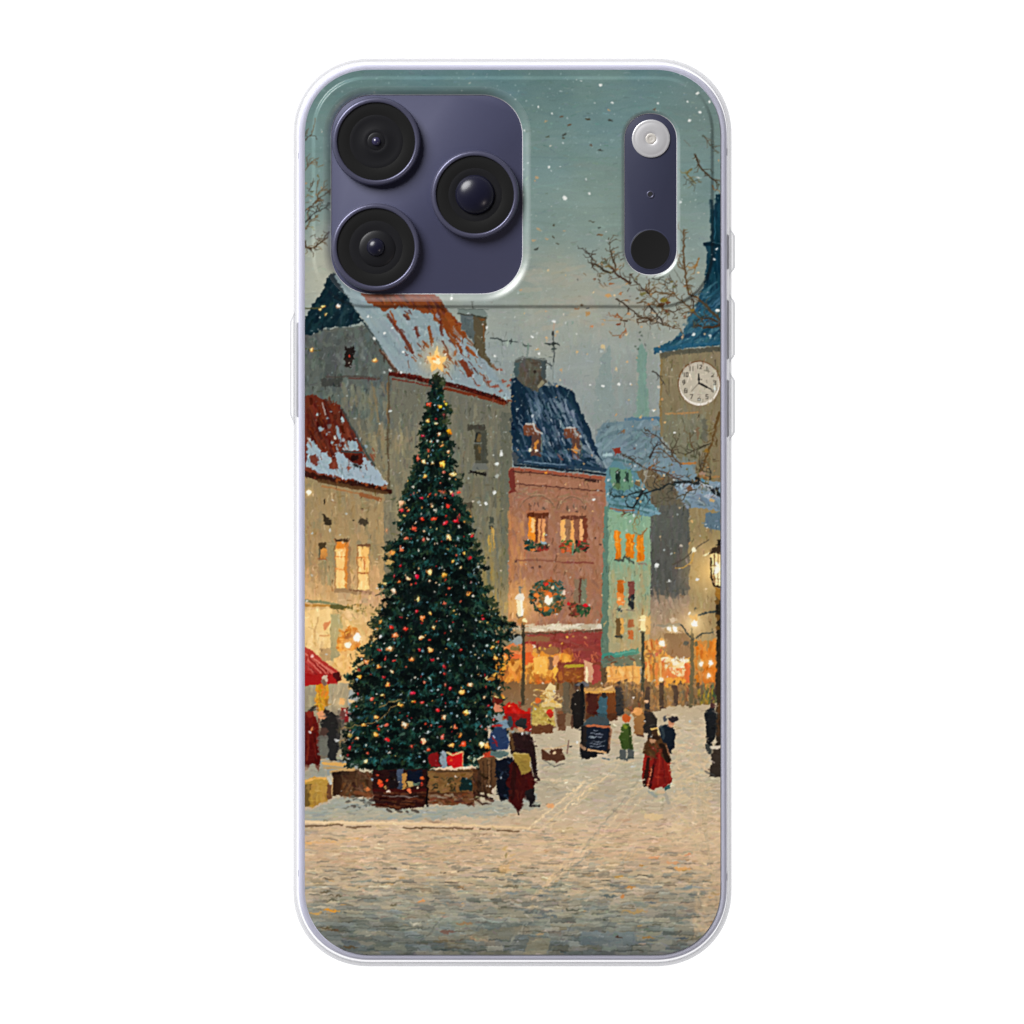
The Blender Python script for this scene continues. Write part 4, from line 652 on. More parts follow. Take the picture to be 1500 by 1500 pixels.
# --- bushes of people left of the tree
poly([(441, 1046), (453, 1040), (460, 1044), (465, 1058), (468, 1080), (469, 1118), (466, 1132), (461, 1120), (456, 1118), (449, 1130), (441, 1128)], (128, 18, 12), (92, 12, 10), 1); blob(454, 1045, 5.6, (160, 40, 24), 5.4, 1); blob(458, 1038, 4, (66, 60, 50), 4, 1.4); blob(458, 1067, 3.6, (196, 110, 66), 4, 1); line([(452, 1074), (450, 1112)], 3, (150, 44, 22), .8); line([(461, 1076), (463, 1114)], 5, (70, 10, 10), .8); daub(R4(448, 1050, 468, 1118), 26, (6, 16), (2, 4), 88, 12, 9, [(120, 14, 10), (150, 24, 14), (92, 10, 10)], alpha=.6)
poly([(470, 1060), (476, 1046), (488, 1044), (498, 1050), (500, 1066), (496, 1090), (494, 1114), (486, 1116), (480, 1110), (478, 1080), (470, 1078)], (42, 38, 36), (44, 46, 46), 1.5); poly([(462, 1044), (472, 1042), (478, 1050), (470, 1056)], (222, 150, 104), None, 1.5); rect(468, 1066, 480, 1082, (92, 62, 52), None, 2); rect(466, 1078, 480, 1106, (110, 112, 102), None, 2.4, .8); blob(478, 1042, 5, (60, 44, 36), 4, 1.5); blob(504, 1044, 6, (176, 40, 36), 8, 2); blob(505, 1041, 2.6, (230, 190, 176)); rect(494, 1040, 506, 1070, (100, 84, 76), None, 2, .6); blob(501, 1027, 4, (236, 176, 110), 5, 2); blob(516, 1028, 5, (226, 190, 140), 3.6, 1.6); blob(506, 1054, 3, (160, 22, 28), 6, 1.5)
daub(R4(495, 1060, 510, 1112), 24, (5, 14), (2, 5), 85, 20, 8, [(70, 70, 62), (120, 112, 90), (60, 58, 54)], alpha=.8); rect(494, 1098, 508, 1112, (180, 170, 140), None, 1.5, .7); line([(474, 1118), (506, 1120)], 5, (214, 164, 92)); line([(470, 1112), (492, 1116)], 3, (190, 160, 120), .7); line([(476, 1124), (518, 1126)], 4, (190, 150, 90), .8)
poly([(467, 1128), (472, 1125), (478, 1132), (476, 1137), (466, 1136)], (124, 142, 142), None, 1); line([(448, 1128), (452, 1136)], 8, (150, 146, 126), .6)

# --- the Christmas tree
L = [(640, 543), (632, 560), (629, 580), (622, 606), (616, 634), (613, 660), (603, 690), (594, 716), (588, 740), (582, 760), (586, 782), (568, 800), (566, 818), (572, 838), (556, 858), (560, 880), (553, 896), (545, 912),
     (548, 930), (536, 944), (530, 964), (518, 984), (506, 992), (524, 1008), (530, 1024), (516, 1040), (512, 1060), (502, 1080), (508, 1096), (506, 1112), (520, 1124), (546, 1132)]
Rr = [(622, 1134), (660, 1130), (690, 1122), (712, 1110), (716, 1090), (724, 1068), (722, 1052), (736, 1040), (728, 1020), (742, 1006), (726, 994), (738, 976), (744, 958), (750, 938), (736, 924), (742, 908), (728, 896),
      (716, 876), (718, 858), (704, 844), (708, 828), (700, 808), (694, 790), (688, 774), (688, 758), (677, 740), (671, 716), (678, 700), (668, 684), (662, 662), (664, 640), (656, 620), (660, 602), (652, 580), (649, 562), (643, 545)]
wob = np.random.default_rng(5)
def ragged(P, s):
    out = []
    for (xa, ya), (xb, yb) in zip(P, P[1:]):
        out.append((xa, ya))
        for q in (.33, .66):
            am = 2 + (ya - 545) / 120.0
            out.append((xa + (xb - xa) * q + wob.normal(0, am), ya + (yb - ya) * q + wob.normal(0, 1.5)))
    return out + [P[-1]]
L = ragged(L, -1); Rr = ragged(Rr, 1)
tree = L + Rr
poly([(p[0] * .9 + 628 * .1, p[1]) for p in tree], (12, 24, 22), (10, 22, 20), 5)
def edges(y):
    lx = np.interp(y, [p[1] for p in sorted(L, key=lambda q: q[1])], [p[0] for p in sorted(L, key=lambda q: q[1])])
    rr = sorted(Rr, key=lambda q: q[1]); rx = np.interp(y, [p[1] for p in rr], [p[0] for p in rr])
    return lx, rx
needle = [(12, 28, 24), (8, 18, 18), (16, 38, 32), (20, 46, 40), (10, 22, 20), (30, 44, 26), (6, 14, 14)]
for k in range(6200):                                   # leafy dabs, drooping outward, greener at the rim and darker at the heart
    t = rng.uniform(0, 1) ** .62; y = 548 + 582 * t
    lx, rx = edges(y); u = rng.uniform(0, 1); x = lx + 3 + (rx - lx - 6) * u
    cx = (lx + rx) / 2; side = (x - cx) / max(8, (rx - lx) / 2)
    ang = math.radians(90 - side * 55 + rng.normal(0, 38)); l = rng.uniform(2, 6) + 3 * t
    cl = np.array(needle[int(rng.integers(len(needle)))], float)
    if rng.uniform() < .1 + .22 * abs(side): cl = np.array([(24, 60, 50), (32, 78, 70), (26, 60, 40), (48, 60, 32), (40, 70, 48), (56, 84, 70)][int(rng.integers(6))], float)
    dx, dy = math.cos(ang) * l / 2, math.sin(ang) * l / 2
    seg(x - dx, y - dy, x + dx, y + dy, rng.uniform(1.8, 3.8) + t, np.clip(cl + rng.normal(0, 4), 0, 255), .85, wid2=rng.uniform(1.2, 3))
for k in range(250):                                    # boughs that break the outline: clusters of small leaves
    t = rng.uniform(0, 1) ** .7; y = 556 + 566 * t; lx, rx = edges(y); s = -1 if rng.uniform() < .5 else 1
    reach = rng.uniform(1, 5 + 9 * t * rng.uniform(.2, 1)); x = (lx if s < 0 else rx) - s * 3
    g_ = [(22, 36, 28), (16, 30, 24), (38, 50, 32), (22, 46, 36), (54, 64, 40)][int(rng.integers(5))]
    for q in range(int(4 + reach * .8)):
        f = rng.uniform(-.5, 1); blob(x + s * reach * f + rng.normal(0, 1.4), y + rng.normal(0, 2) + reach * .2 * f, rng.uniform(1.1, 2.8), np.array(g_) + rng.normal(0, 5), rng.uniform(1, 2.1), 1.8, .9)
def leafspray(x, y, s, col, n=7):
    for _ in range(n):
        a = math.radians(rng.uniform(20, 160)); l = rng.uniform(4, 8) * s; ox, oy = rng.normal(0, 3 * s), rng.normal(0, 2 * s)
        seg(x + ox, y + oy, x + ox + math.cos(a) * l, y + oy + math.sin(a) * l, 2.8 * s, np.clip(np.array(col) + rng.normal(0, 8), 0, 255), .75, wid2=1)
for k in range(150):
    t = rng.uniform(.05, 1) ** .6; y = 560 + 560 * t; lx, rx = edges(y); x = rng.uniform(lx + 8, rx - 8)
    leafspray(x, y, .45 + .5 * t * rng.uniform(.4, 1.3), [(26, 70, 64), (34, 84, 82), (48, 100, 104), (24, 60, 46), (30, 54, 36), (20, 50, 46)][int(rng.integers(6))], 5)
for x, y, s in ((632, 1058, 1.4), (625, 1000, 1.1), (680, 1028, 1.2), (716, 1045, 1), (700, 1060, 1.1), (678, 1064, .9), (550, 1115, 1), (590, 1090, .8), (628, 990, 1.1), (626, 925, .9), (640, 1005, 1), (660, 1026, 1.2), (600, 1110, 1), (628, 820, .9), (624, 835, .8), (690, 1100, .9), (655, 945, .8), (680, 960, .8), (570, 1108, .9)): leafspray(x, y, s * .9, (40, 98, 98), 8)
for ty in np.arange(588, 1112, 27):                      # tiers of drooping boughs, lit above and dark beneath
    lx, rx = edges(ty); hw = (rx - lx) / 2; cx = (lx + rx) / 2; n_ = max(2, int(hw / 13)); tt = (ty - 545) / 580
    for i_ in range(n_):
        u = (i_ + .5) / n_ * 2 - 1 + rng.normal(0, .12); x = cx + u * hw * .95; y = ty + abs(u) * (8 + 12 * tt) + rng.normal(0, 6); wd = 6 + 9 * tt
        for _ in range(int(7 + 9 * tt)):
            blob(x + rng.normal(0, wd * .6), y + 7 + 5 * tt + rng.normal(0, 2), rng.uniform(2, 4.5), [(6, 12, 12), (4, 9, 10), (9, 17, 15)][int(rng.integers(3))], rng.uniform(1.5, 3), 2, .75)
        g_ = [(26, 62, 52), (30, 72, 66), (34, 58, 38), (44, 66, 44), (28, 66, 70)][int(rng.integers(5))]
        for _ in range(int(6 + 8 * tt)):
            ox = rng.normal(0, wd * .55); yy_ = y - 2 + abs(ox) * .35 + rng.normal(0, 2.2); a_ = math.radians(90 - np.sign(u) * 40 + rng.normal(0, 30)); l_ = rng.uniform(2, 5 + 3 * tt)
            seg(x + ox, yy_, x + ox + l_ * math.cos(a_), yy_ + l_ * math.sin(a_), rng.uniform(1.6, 3.2), np.clip(np.array(g_) * rng.uniform(.55, 1.15) + rng.normal(0, 4), 0, 255), .75, wid2=1.2)
daub([(600, 840), (690, 850), (700, 1000), (560, 1000), (575, 900)], 120, (6, 20), (4, 9), 70, 40, 3, [(8, 16, 16), (6, 12, 14), (10, 20, 18)], alpha=.6)
for k in range(70):                                     # deep gaps between the boughs
    t = rng.uniform(.08, 1) ** .6; y = 560 + 560 * t; lx, rx = edges(y); x = rng.uniform(lx + 10, rx - 10)
    for _ in range(5): blob(x + rng.normal(0, 5 + 5 * t), y + rng.normal(0, 3), rng.uniform(3, 7), [(6, 13, 13), (5, 10, 11), (9, 18, 16)][int(rng.integers(3))], rng.uniform(2, 4), 3, .8)
for k in range(26):                                     # sky and wall showing through near the edge
    t = rng.uniform(.1, .98) ** .8; y = 560 + 560 * t; lx, rx = edges(y); s = -1 if rng.uniform() < .5 else 1
    x = (lx if s < 0 else rx) - s * rng.uniform(2, 7); q = pick((lx if s < 0 else rx) + s * 26, y)
    blob(x, y, rng.uniform(2, 5), q, rng.uniform(1.5, 3), 2.5, .7)
daub(R4(640, 900, 712, 1090), 40, (6, 16), (4, 8), 70, 40, 3, [(8, 16, 16), (6, 12, 14)], alpha=.5)
# fairy lights and baubles
amber = [(250, 190, 104), (244, 170, 74), (255, 206, 136), (236, 150, 64), (250, 196, 150), (226, 164, 60)]
red = [(212, 40, 30), (190, 26, 34), (226, 72, 44), (236, 96, 66), (170, 20, 30)]
pale = [(150, 176, 180), (190, 200, 196), (120, 160, 170), (96, 140, 160), (214, 206, 190)]
def bulb(x, y, r, cl, g=.3):
    glow(x, y, r * 3.2, cl, g)
    if cl[1] > 140: blob(x + rng.normal(0, .5), y + rng.uniform(0, .8), r * 1.3, np.array(cl, float) * (.86, .62, .42), r * 1.15, 1.8, .85)
    blob(x, y, r * rng.uniform(.85, 1.25), cl, r * rng.uniform(.75, 1.15), 1.7); blob(x - .3 * r, y - .3 * r, r * .45, np.clip(np.array(cl, float) * .6 + 105, 0, 255), rough=.4, alpha=.8)
placed = []
def spot(rmin):
    for _ in range(60):
        t = rng.uniform(0, 1) ** .62; y = 556 + 556 * t; lx, rx = edges(y); x = rng.uniform(lx + 2, rx - 2)
        if all((x - a) ** 2 + (y - b) ** 2 > rmin * rmin for a, b in placed): break
    placed.append((x, y)); return x, y
fixed = [(643, 594, 2.8, amber[0]), (654, 592, 2.4, (226, 190, 50)), (645, 596, 2.4, (236, 190, 40)), (629, 593, 3, red[2]), (651, 608, 2.6, red[1]), (659, 633, 3.4, (244, 150, 30)), (644, 636, 2.8, amber[4]), (646, 652, 2.6, amber[1]), (627, 616, 2.6, amber[0]), (637, 620, 2.6, amber[2]), (620, 638, 3, (200, 20, 70)), (628, 660, 3.2, red[2]), (648, 679, 4.4, (255, 190, 96)), (664, 694, 4.6, (240, 200, 130)), (621, 677, 3.8, amber[2]), (622, 697, 4, amber[1]), (633, 677, 2.4, (250, 224, 170)), (613, 671, 2.6, red[3]), (617, 729, 3.4, red[1]), (629, 724, 3.2, red[0]), (587, 737, 3.6, amber[4]), (589, 747, 3.6, red[0]), (598, 748, 3.2, red[1]), (618, 761, 3, red[0]), (636, 761, 3.4, red[0]), (567, 778, 3.6, (226, 120, 70)), (595, 789, 3.8, red[3]), (588, 805, 3.6, (226, 96, 50)), (620, 791, 3, red[2]), (576, 864, 4.4, (250, 226, 200)), (610, 844, 3.6, red[1]), (630, 838, 4, amber[2]), (584, 852, 3, red[2]), (612, 877, 4.6, amber[2]), (573, 920, 3.4, red[1]), (594, 922, 4.4, red[0]), (578, 931, 4.2, amber[1]), (619, 906, 4, red[3]), (617, 933, 3.8, amber[4]), (558, 932, 2.8, (220, 220, 220)), (571, 950, 4.6, amber[4]), (630, 952, 4.6, amber[0]), (604, 965, 4.4, amber[1]), (554, 976, 3.4, amber[3]), (568, 1002, 4.4, amber[1]), (537, 970, 4.2, (224, 134, 60)), (545, 1024, 3.4, red[3]), (559, 1018, 2.8, amber[0]), (604, 1016, 3.4, (220, 30, 60)), (618, 1029, 3.2, red[0]), (587, 1032, 4.4, amber[0]), (605, 1027, 3.6, (190, 140, 40)), (551, 1050, 3.8, amber[1]), (532, 1060, 3.2, amber[1]), (567, 1084, 4, (206, 24, 44)), (603, 1095, 3.2, red[0]), (628, 1097, 3.4, red[0]), (513, 1095, 4, red[1]), (535, 1115, 4, (255, 214, 150)), (620, 1085, 4.6, amber[4]), (593, 1061, 4.2, (200, 200, 176)), (512, 1076, 3.6, (170, 120, 60)), (652, 1003, 3.2, red[3]), (675, 1014, 4, amber[0]), (683, 1044, 4.6, (255, 214, 120)), (641, 1040, 3, red[0]), (666, 1065, 3, red[3]), (649, 1079, 3.6, red[3]), (661, 1091, 3.8, amber[1]), (679, 1090, 3.6, red[2]), (706, 1090, 5, (255, 236, 190)), (712, 1093, 3.4, amber[1]), (628, 1098, 3, red[0]), (622, 1084, 3.4, amber[4]), (656, 740, 3.2, red[0]), (668, 763, 3.4, red[0]), (651, 766, 3, red[1]), (672, 756, 3.2, red[2]), (658, 787, 4, amber[2]), (664, 724, 2.6, red[1]), (672, 721, 2.6, red[0]), (660, 721, 2.6, amber[4])]
for x, y, rr_, cl in fixed: placed.append((x, y)); bulb(x, y, rr_ * rng.uniform(.62, .88), np.clip(np.array(cl, float) + rng.normal(0, 10, 3), 0, 255), .3)
for k in range(30): x, y = spot(13); bulb(x, y, rng.uniform(1.3, 3), amber[int(rng.integers(6))], .35)
for k in range(34): x, y = spot(10); bulb(x, y, rng.uniform(1.1, 2.5), red[int(rng.integers(5))], .22)
for k in range(120): x, y = spot(5); blob(x, y, rng.uniform(.8, 1.9), pale[int(rng.integers(5))], rng.uniform(1, 2.2), 1.2, .85)
for k in range(160): x, y = spot(2); blob(x, y, rng.uniform(.8, 1.5), [amber, red, pale][int(rng.integers(3))][int(rng.integers(5))], rough=.8, alpha=.85)
for pts in ([(498, 1068), (520, 1062), (545, 1060), (560, 1050), (572, 1036), (585, 1030)], [(556, 1036), (570, 1028), (588, 1024)], [(498, 1094), (498, 1086), (506, 1082)]):
    twig(pts, 1.7, (176, 138, 80), 1.6, 2.2, .6)
# crates and gifts
rect(441, 1120, 480, 1140, (176, 160, 130), None, 2, .5)
poly([(441, 1144), (460, 1138), (478, 1139), (480, 1150), (479, 1172), (456, 1182), (441, 1182)], (186, 146, 62), (164, 124, 56), .8); line([(448, 1144), (462, 1140), (476, 1140)], 3.4, (226, 172, 90)); poly([(441, 1148), (455, 1150), (457, 1176), (450, 1182), (441, 1180)], (96, 74, 36), None, 2.2, .85); daub(R4(450, 1150, 478, 1176), 24, (4, 10), (3, 6), 85, 30, 8, [(190, 150, 66), (172, 132, 58), (150, 116, 54)], alpha=.6); rect(479, 1148, 486, 1170, (104, 66, 44), None, 1); line([(480, 1140), (484, 1148)], 4, (190, 190, 180))
poly([(485, 1130), (520, 1128), (548, 1134), (546, 1166), (520, 1168), (488, 1166)], (70, 46, 30), (84, 54, 36), 1.2); rect(487, 1132, 500, 1166, (48, 28, 18), None, 1.5); daub(R4(500, 1132, 544, 1164), 60, (5, 14), (2, 5), 75, 50, 8, [(88, 64, 42), (70, 46, 30), (104, 76, 52), (58, 36, 24), (120, 70, 40)], alpha=.7); line([(520, 1160), (544, 1166)], 5, (124, 72, 42), .8); line([(484, 1130), (500, 1128), (520, 1128)], 3, (200, 156, 96), .8); line([(487, 1140), (486, 1166)], 1.6, (214, 170, 110), .8); blob(538, 1156, 3, (196, 112, 62))
for _ in range(20): blob(rng.uniform(505, 560), rng.uniform(1166, 1186), rng.uniform(2, 5), [(104, 104, 96), (80, 74, 66), (120, 128, 124)][int(rng.integers(3))], 1.6, 1.5, .8)
poly([(545, 1128), (626, 1126), (626, 1174), (618, 1182), (585, 1186), (556, 1182), (547, 1172)], (34, 14, 14), (52, 22, 16), 1.4)
daub(R4(548, 1158, 624, 1182), 70, (8, 24), (1.5, 4), 3, 10, 7, [(66, 26, 16), (50, 18, 14), (90, 46, 26), (30, 12, 12), (112, 66, 40)], alpha=.75); line([(548, 1158), (622, 1158)], 4, (60, 16, 14)); line([(560, 1166), (612, 1167)], 1.4, (150, 140, 130), .7)
rect(571, 1130, 584, 1155, (24, 16, 18), None, 1); rect(582, 1126, 590, 1156, (74, 86, 106), (50, 56, 70), .8); rect(589, 1132, 595, 1156, (176, 128, 66), None, .8); rect(596, 1128, 618, 1150, (14, 20, 34), None, 1); rect(598, 1145, 605, 1152, (180, 152, 92), None, .8); rect(605, 1146, 614, 1151, (96, 112, 92), None, .8)
for x, y, r, cl in ((556, 1146, 3.4, (214, 84, 36)), (559, 1151, 3, (226, 60, 34)), (567, 1143, 2.6, (190, 56, 30)), (565, 1153, 2, (206, 160, 90)), (569, 1159, 2.4, (220, 190, 170)), (600, 1158, 3, (222, 110, 70)), (618, 1140, 2.4, (206, 90, 40)), (618, 1148, 3, (190, 56, 34)), (553, 1136, 2, (190, 70, 40)), (546, 1142, 2, (150, 176, 190)), (612, 1154, 1.6, (220, 180, 150))): blob(x, y, r, cl, r, .8)
for x in (566, 580, 594, 604): line([(x, 1186), (x + rng.uniform(-4, 10), 1189)], 3.4, (70, 60, 52), .8)
rect(624, 1134, 628, 1182, (14, 10, 10), None, .8)
poly([(627, 1128), (694, 1126), (696, 1176), (660, 1180), (628, 1178)], (120, 84, 46), (104, 66, 40), 1); daub(R4(630, 1132, 690, 1160), 60, (5, 14), (3, 6), 10, 40, 8, [(124, 90, 50), (112, 78, 42), (136, 98, 54)], alpha=.6); daub(R4(632, 1138, 690, 1160), 34, (2, 6), (1.5, 3.4), 40, 80, 6, [(46, 40, 24), (58, 50, 28), (34, 40, 30)], alpha=.85); poly([(676, 1138), (692, 1142), (692, 1160), (674, 1158)], (18, 36, 34), None, 2); blob(688, 1148, 2.2, (50, 96, 100), 1.4); line([(629, 1162), (690, 1162)], 3.4, (70, 40, 24), .8); daub(R4(632, 1164, 720, 1178), 60, (4, 12), (2, 4), 10, 40, 8, [(90, 50, 32), (112, 66, 46), (66, 36, 26), (150, 130, 110), (120, 60, 36)], alpha=.75)
poly([(628, 1127), (640, 1123), (696, 1122), (698, 1127), (660, 1128)], (220, 190, 160), None, 1); line([(640, 1130), (690, 1130)], 2.4, (70, 50, 36), .8)
poly([(627, 1106), (642, 1102), (643, 1122), (630, 1123)], (120, 20, 22), None, 1); poly([(644, 1106), (649, 1098), (655, 1104), (656, 1124), (645, 1124)], (150, 160, 166), (128, 140, 150), .8); poly([(656, 1106), (666, 1102), (678, 1101), (678, 1123), (668, 1125), (656, 1121)], (204, 24, 26), (190, 18, 24), .6); line([(655, 1102), (664, 1106), (677, 1101)], 2.6, (214, 176, 120)); line([(678, 1101), (678, 1124)], 1.8, (222, 170, 110)); blob(661, 1114, 2, (226, 84, 40))
flowers(686, 1108, 702, 1122, 26, [(34, 66, 58), (50, 84, 74), (24, 44, 36), (170, 180, 150)])
poly([(700, 1112), (708, 1108), (727, 1109), (727, 1150), (722, 1164), (705, 1160), (704, 1130)], (120, 78, 42), (96, 60, 34), 1); for_l = [(708, 1116, 708, 1152), (714, 1114, 714, 1156), (720, 1114, 719, 1156)]
for q in for_l: seg(*q, 1.6, (64, 40, 24), .8)
line([(716, 1116), (716, 1152)], 2.4, (146, 104, 66), .8); poly([(702, 1110), (712, 1102), (724, 1100), (727, 1106), (726, 1109), (708, 1110)], (206, 62, 34), None, 1.2); line([(700, 1112), (708, 1107)], 2.4, (232, 200, 160)); poly([(692, 1126), (704, 1128), (706, 1162), (694, 1166)], (76, 48, 30), None, 1.6); daub(R4(692, 1130, 712, 1170), 24, (5, 12), (2, 4), 60, 40, 8, [(60, 34, 22), (90, 56, 34), (44, 26, 18)], alpha=.8); line([(696, 1164), (722, 1170)], 3, (60, 34, 24)); blob(723, 1159, 2.4, (206, 186, 164), 4, .8)
# shoppers beside the tree
poly([(737, 1034), (746, 1028), (756, 1030), (762, 1040), (776, 1042), (778, 1072), (752, 1066), (738, 1050)], (198, 22, 16), (176, 20, 16), 1.2); daub(R4(740, 1032, 776, 1068), 30, (4, 12), (2, 5), 70, 40, 9, [(206, 30, 20), (170, 16, 14), (190, 24, 18)], alpha=.7); blob(729, 1037, 6, (206, 128, 96), 7, 1.5); blob(728, 1026, 8, (96, 28, 20), 4, 2); blob(747, 1034, 1.6, (250, 150, 80))
poly([(718, 1072), (730, 1064), (742, 1068), (746, 1086), (744, 1098), (720, 1098), (716, 1084)], (44, 66, 104), (36, 62, 112), 1); poly([(730, 1058), (748, 1052), (750, 1066), (738, 1068)], (120, 142, 156), None, 1.5); poly([(744, 1048), (750, 1050), (752, 1066), (744, 1062)], (58, 74, 80), None, 1); line([(722, 1064), (736, 1062)], 3.4, (190, 44, 44)); line([(716, 1066), (717, 1080)], 4, (206, 186, 160), .9); line([(722, 1080), (728, 1092)], 2.4, (160, 34, 44)); blob(724, 1079, 1.4, (190, 200, 220)); blob(732, 1104, 14, (92, 116, 112), 5, 1.5)
poly([(726, 1112), (750, 1110), (752, 1140), (748, 1172), (732, 1172), (727, 1150)], (16, 22, 38), (12, 16, 28), 1.4); daub(R4(728, 1114, 748, 1170), 18, (3, 8), (2, 3), 80, 40, 8, [(24, 36, 60), (10, 14, 22), (60, 84, 110)], alpha=.7)
poly([(746, 1120), (754, 1112), (776, 1124), (783, 1140), (782, 1158), (770, 1164), (766, 1178), (760, 1194), (754, 1182), (746, 1174), (743, 1150)], (72, 16, 14), (78, 14, 14), 1.2); line([(754, 1120), (750, 1168)], 7, (44, 14, 12), .7); line([(772, 1134), (778, 1156)], 6, (92, 16, 16), .7); daub(R4(746, 1124, 780, 1170), 30, (6, 16), (2, 4), 80, 20, 8, [(90, 20, 16), (56, 12, 12), (104, 30, 18)], alpha=.6)
poly([(748, 1076), (756, 1072), (770, 1074), (780, 1080), (784, 1096), (786, 1120), (788, 1138), (783, 1140), (779, 1122), (774, 1106), (750, 1104), (746, 1090)], (50, 26, 26), (40, 22, 22), .8); daub(R4(750, 1076, 776, 1102), 30, (4, 12), (2, 4), 80, 40, 6, [(54, 28, 28), (40, 20, 20), (70, 36, 32)], alpha=.6); line([(748, 1074), (752, 1098)], 4, (150, 104, 50), .6)
poly([(752, 1105), (774, 1104), (778, 1128), (770, 1134), (764, 1134), (760, 1124), (754, 1116)], (164, 134, 56), (150, 120, 50), .9); line([(754, 1104), (772, 1104)], 2, (196, 170, 100)); blob(763, 1066, 5, (200, 144, 104), 6, .6); poly([(755, 1058), (762, 1052), (771, 1054), (771, 1066), (766, 1068), (757, 1064)], (52, 54, 56), (40, 38, 38), .7); line([(784, 1134), (790, 1142)], 4, (70, 46, 42)); poly([(768, 1160), (782, 1154), (785, 1176), (776, 1180)], (34, 28, 30), None, .8); line([(776, 1181), (790, 1180)], 3, (50, 42, 42)); line([(759, 1186), (760, 1194)], 2.4, (60, 24, 22))
# star on top
glow(640, 527, 42, (255, 196, 110), .8); glow(640, 528, 17, (255, 216, 140), .9)
for k in range(10):
    a = math.radians(k * 36 - 90); l = 21 if k == 0 else (16 if k % 2 == 0 else 9)
    seg(640, 528, 640 + l * math.cos(a), 528 + l * math.sin(a), 8, [(255, 208, 132), (248, 176, 88)][k % 2], .95, wid2=1)
poly([(640, 508), (644, 522), (656, 524), (647, 532), (650, 546), (640, 538), (630, 546), (633, 532), (625, 524), (636, 522)], (255, 214, 140), (250, 186, 104), 1.2); blob(640, 529, 4, (255, 236, 188), 5, 1); blob(642, 523, 2.4, (250, 150, 50), 2.4, 1); blob(651, 519, 2, (255, 234, 200)); blob(636, 526, 3, (246, 160, 70), 2, 1)

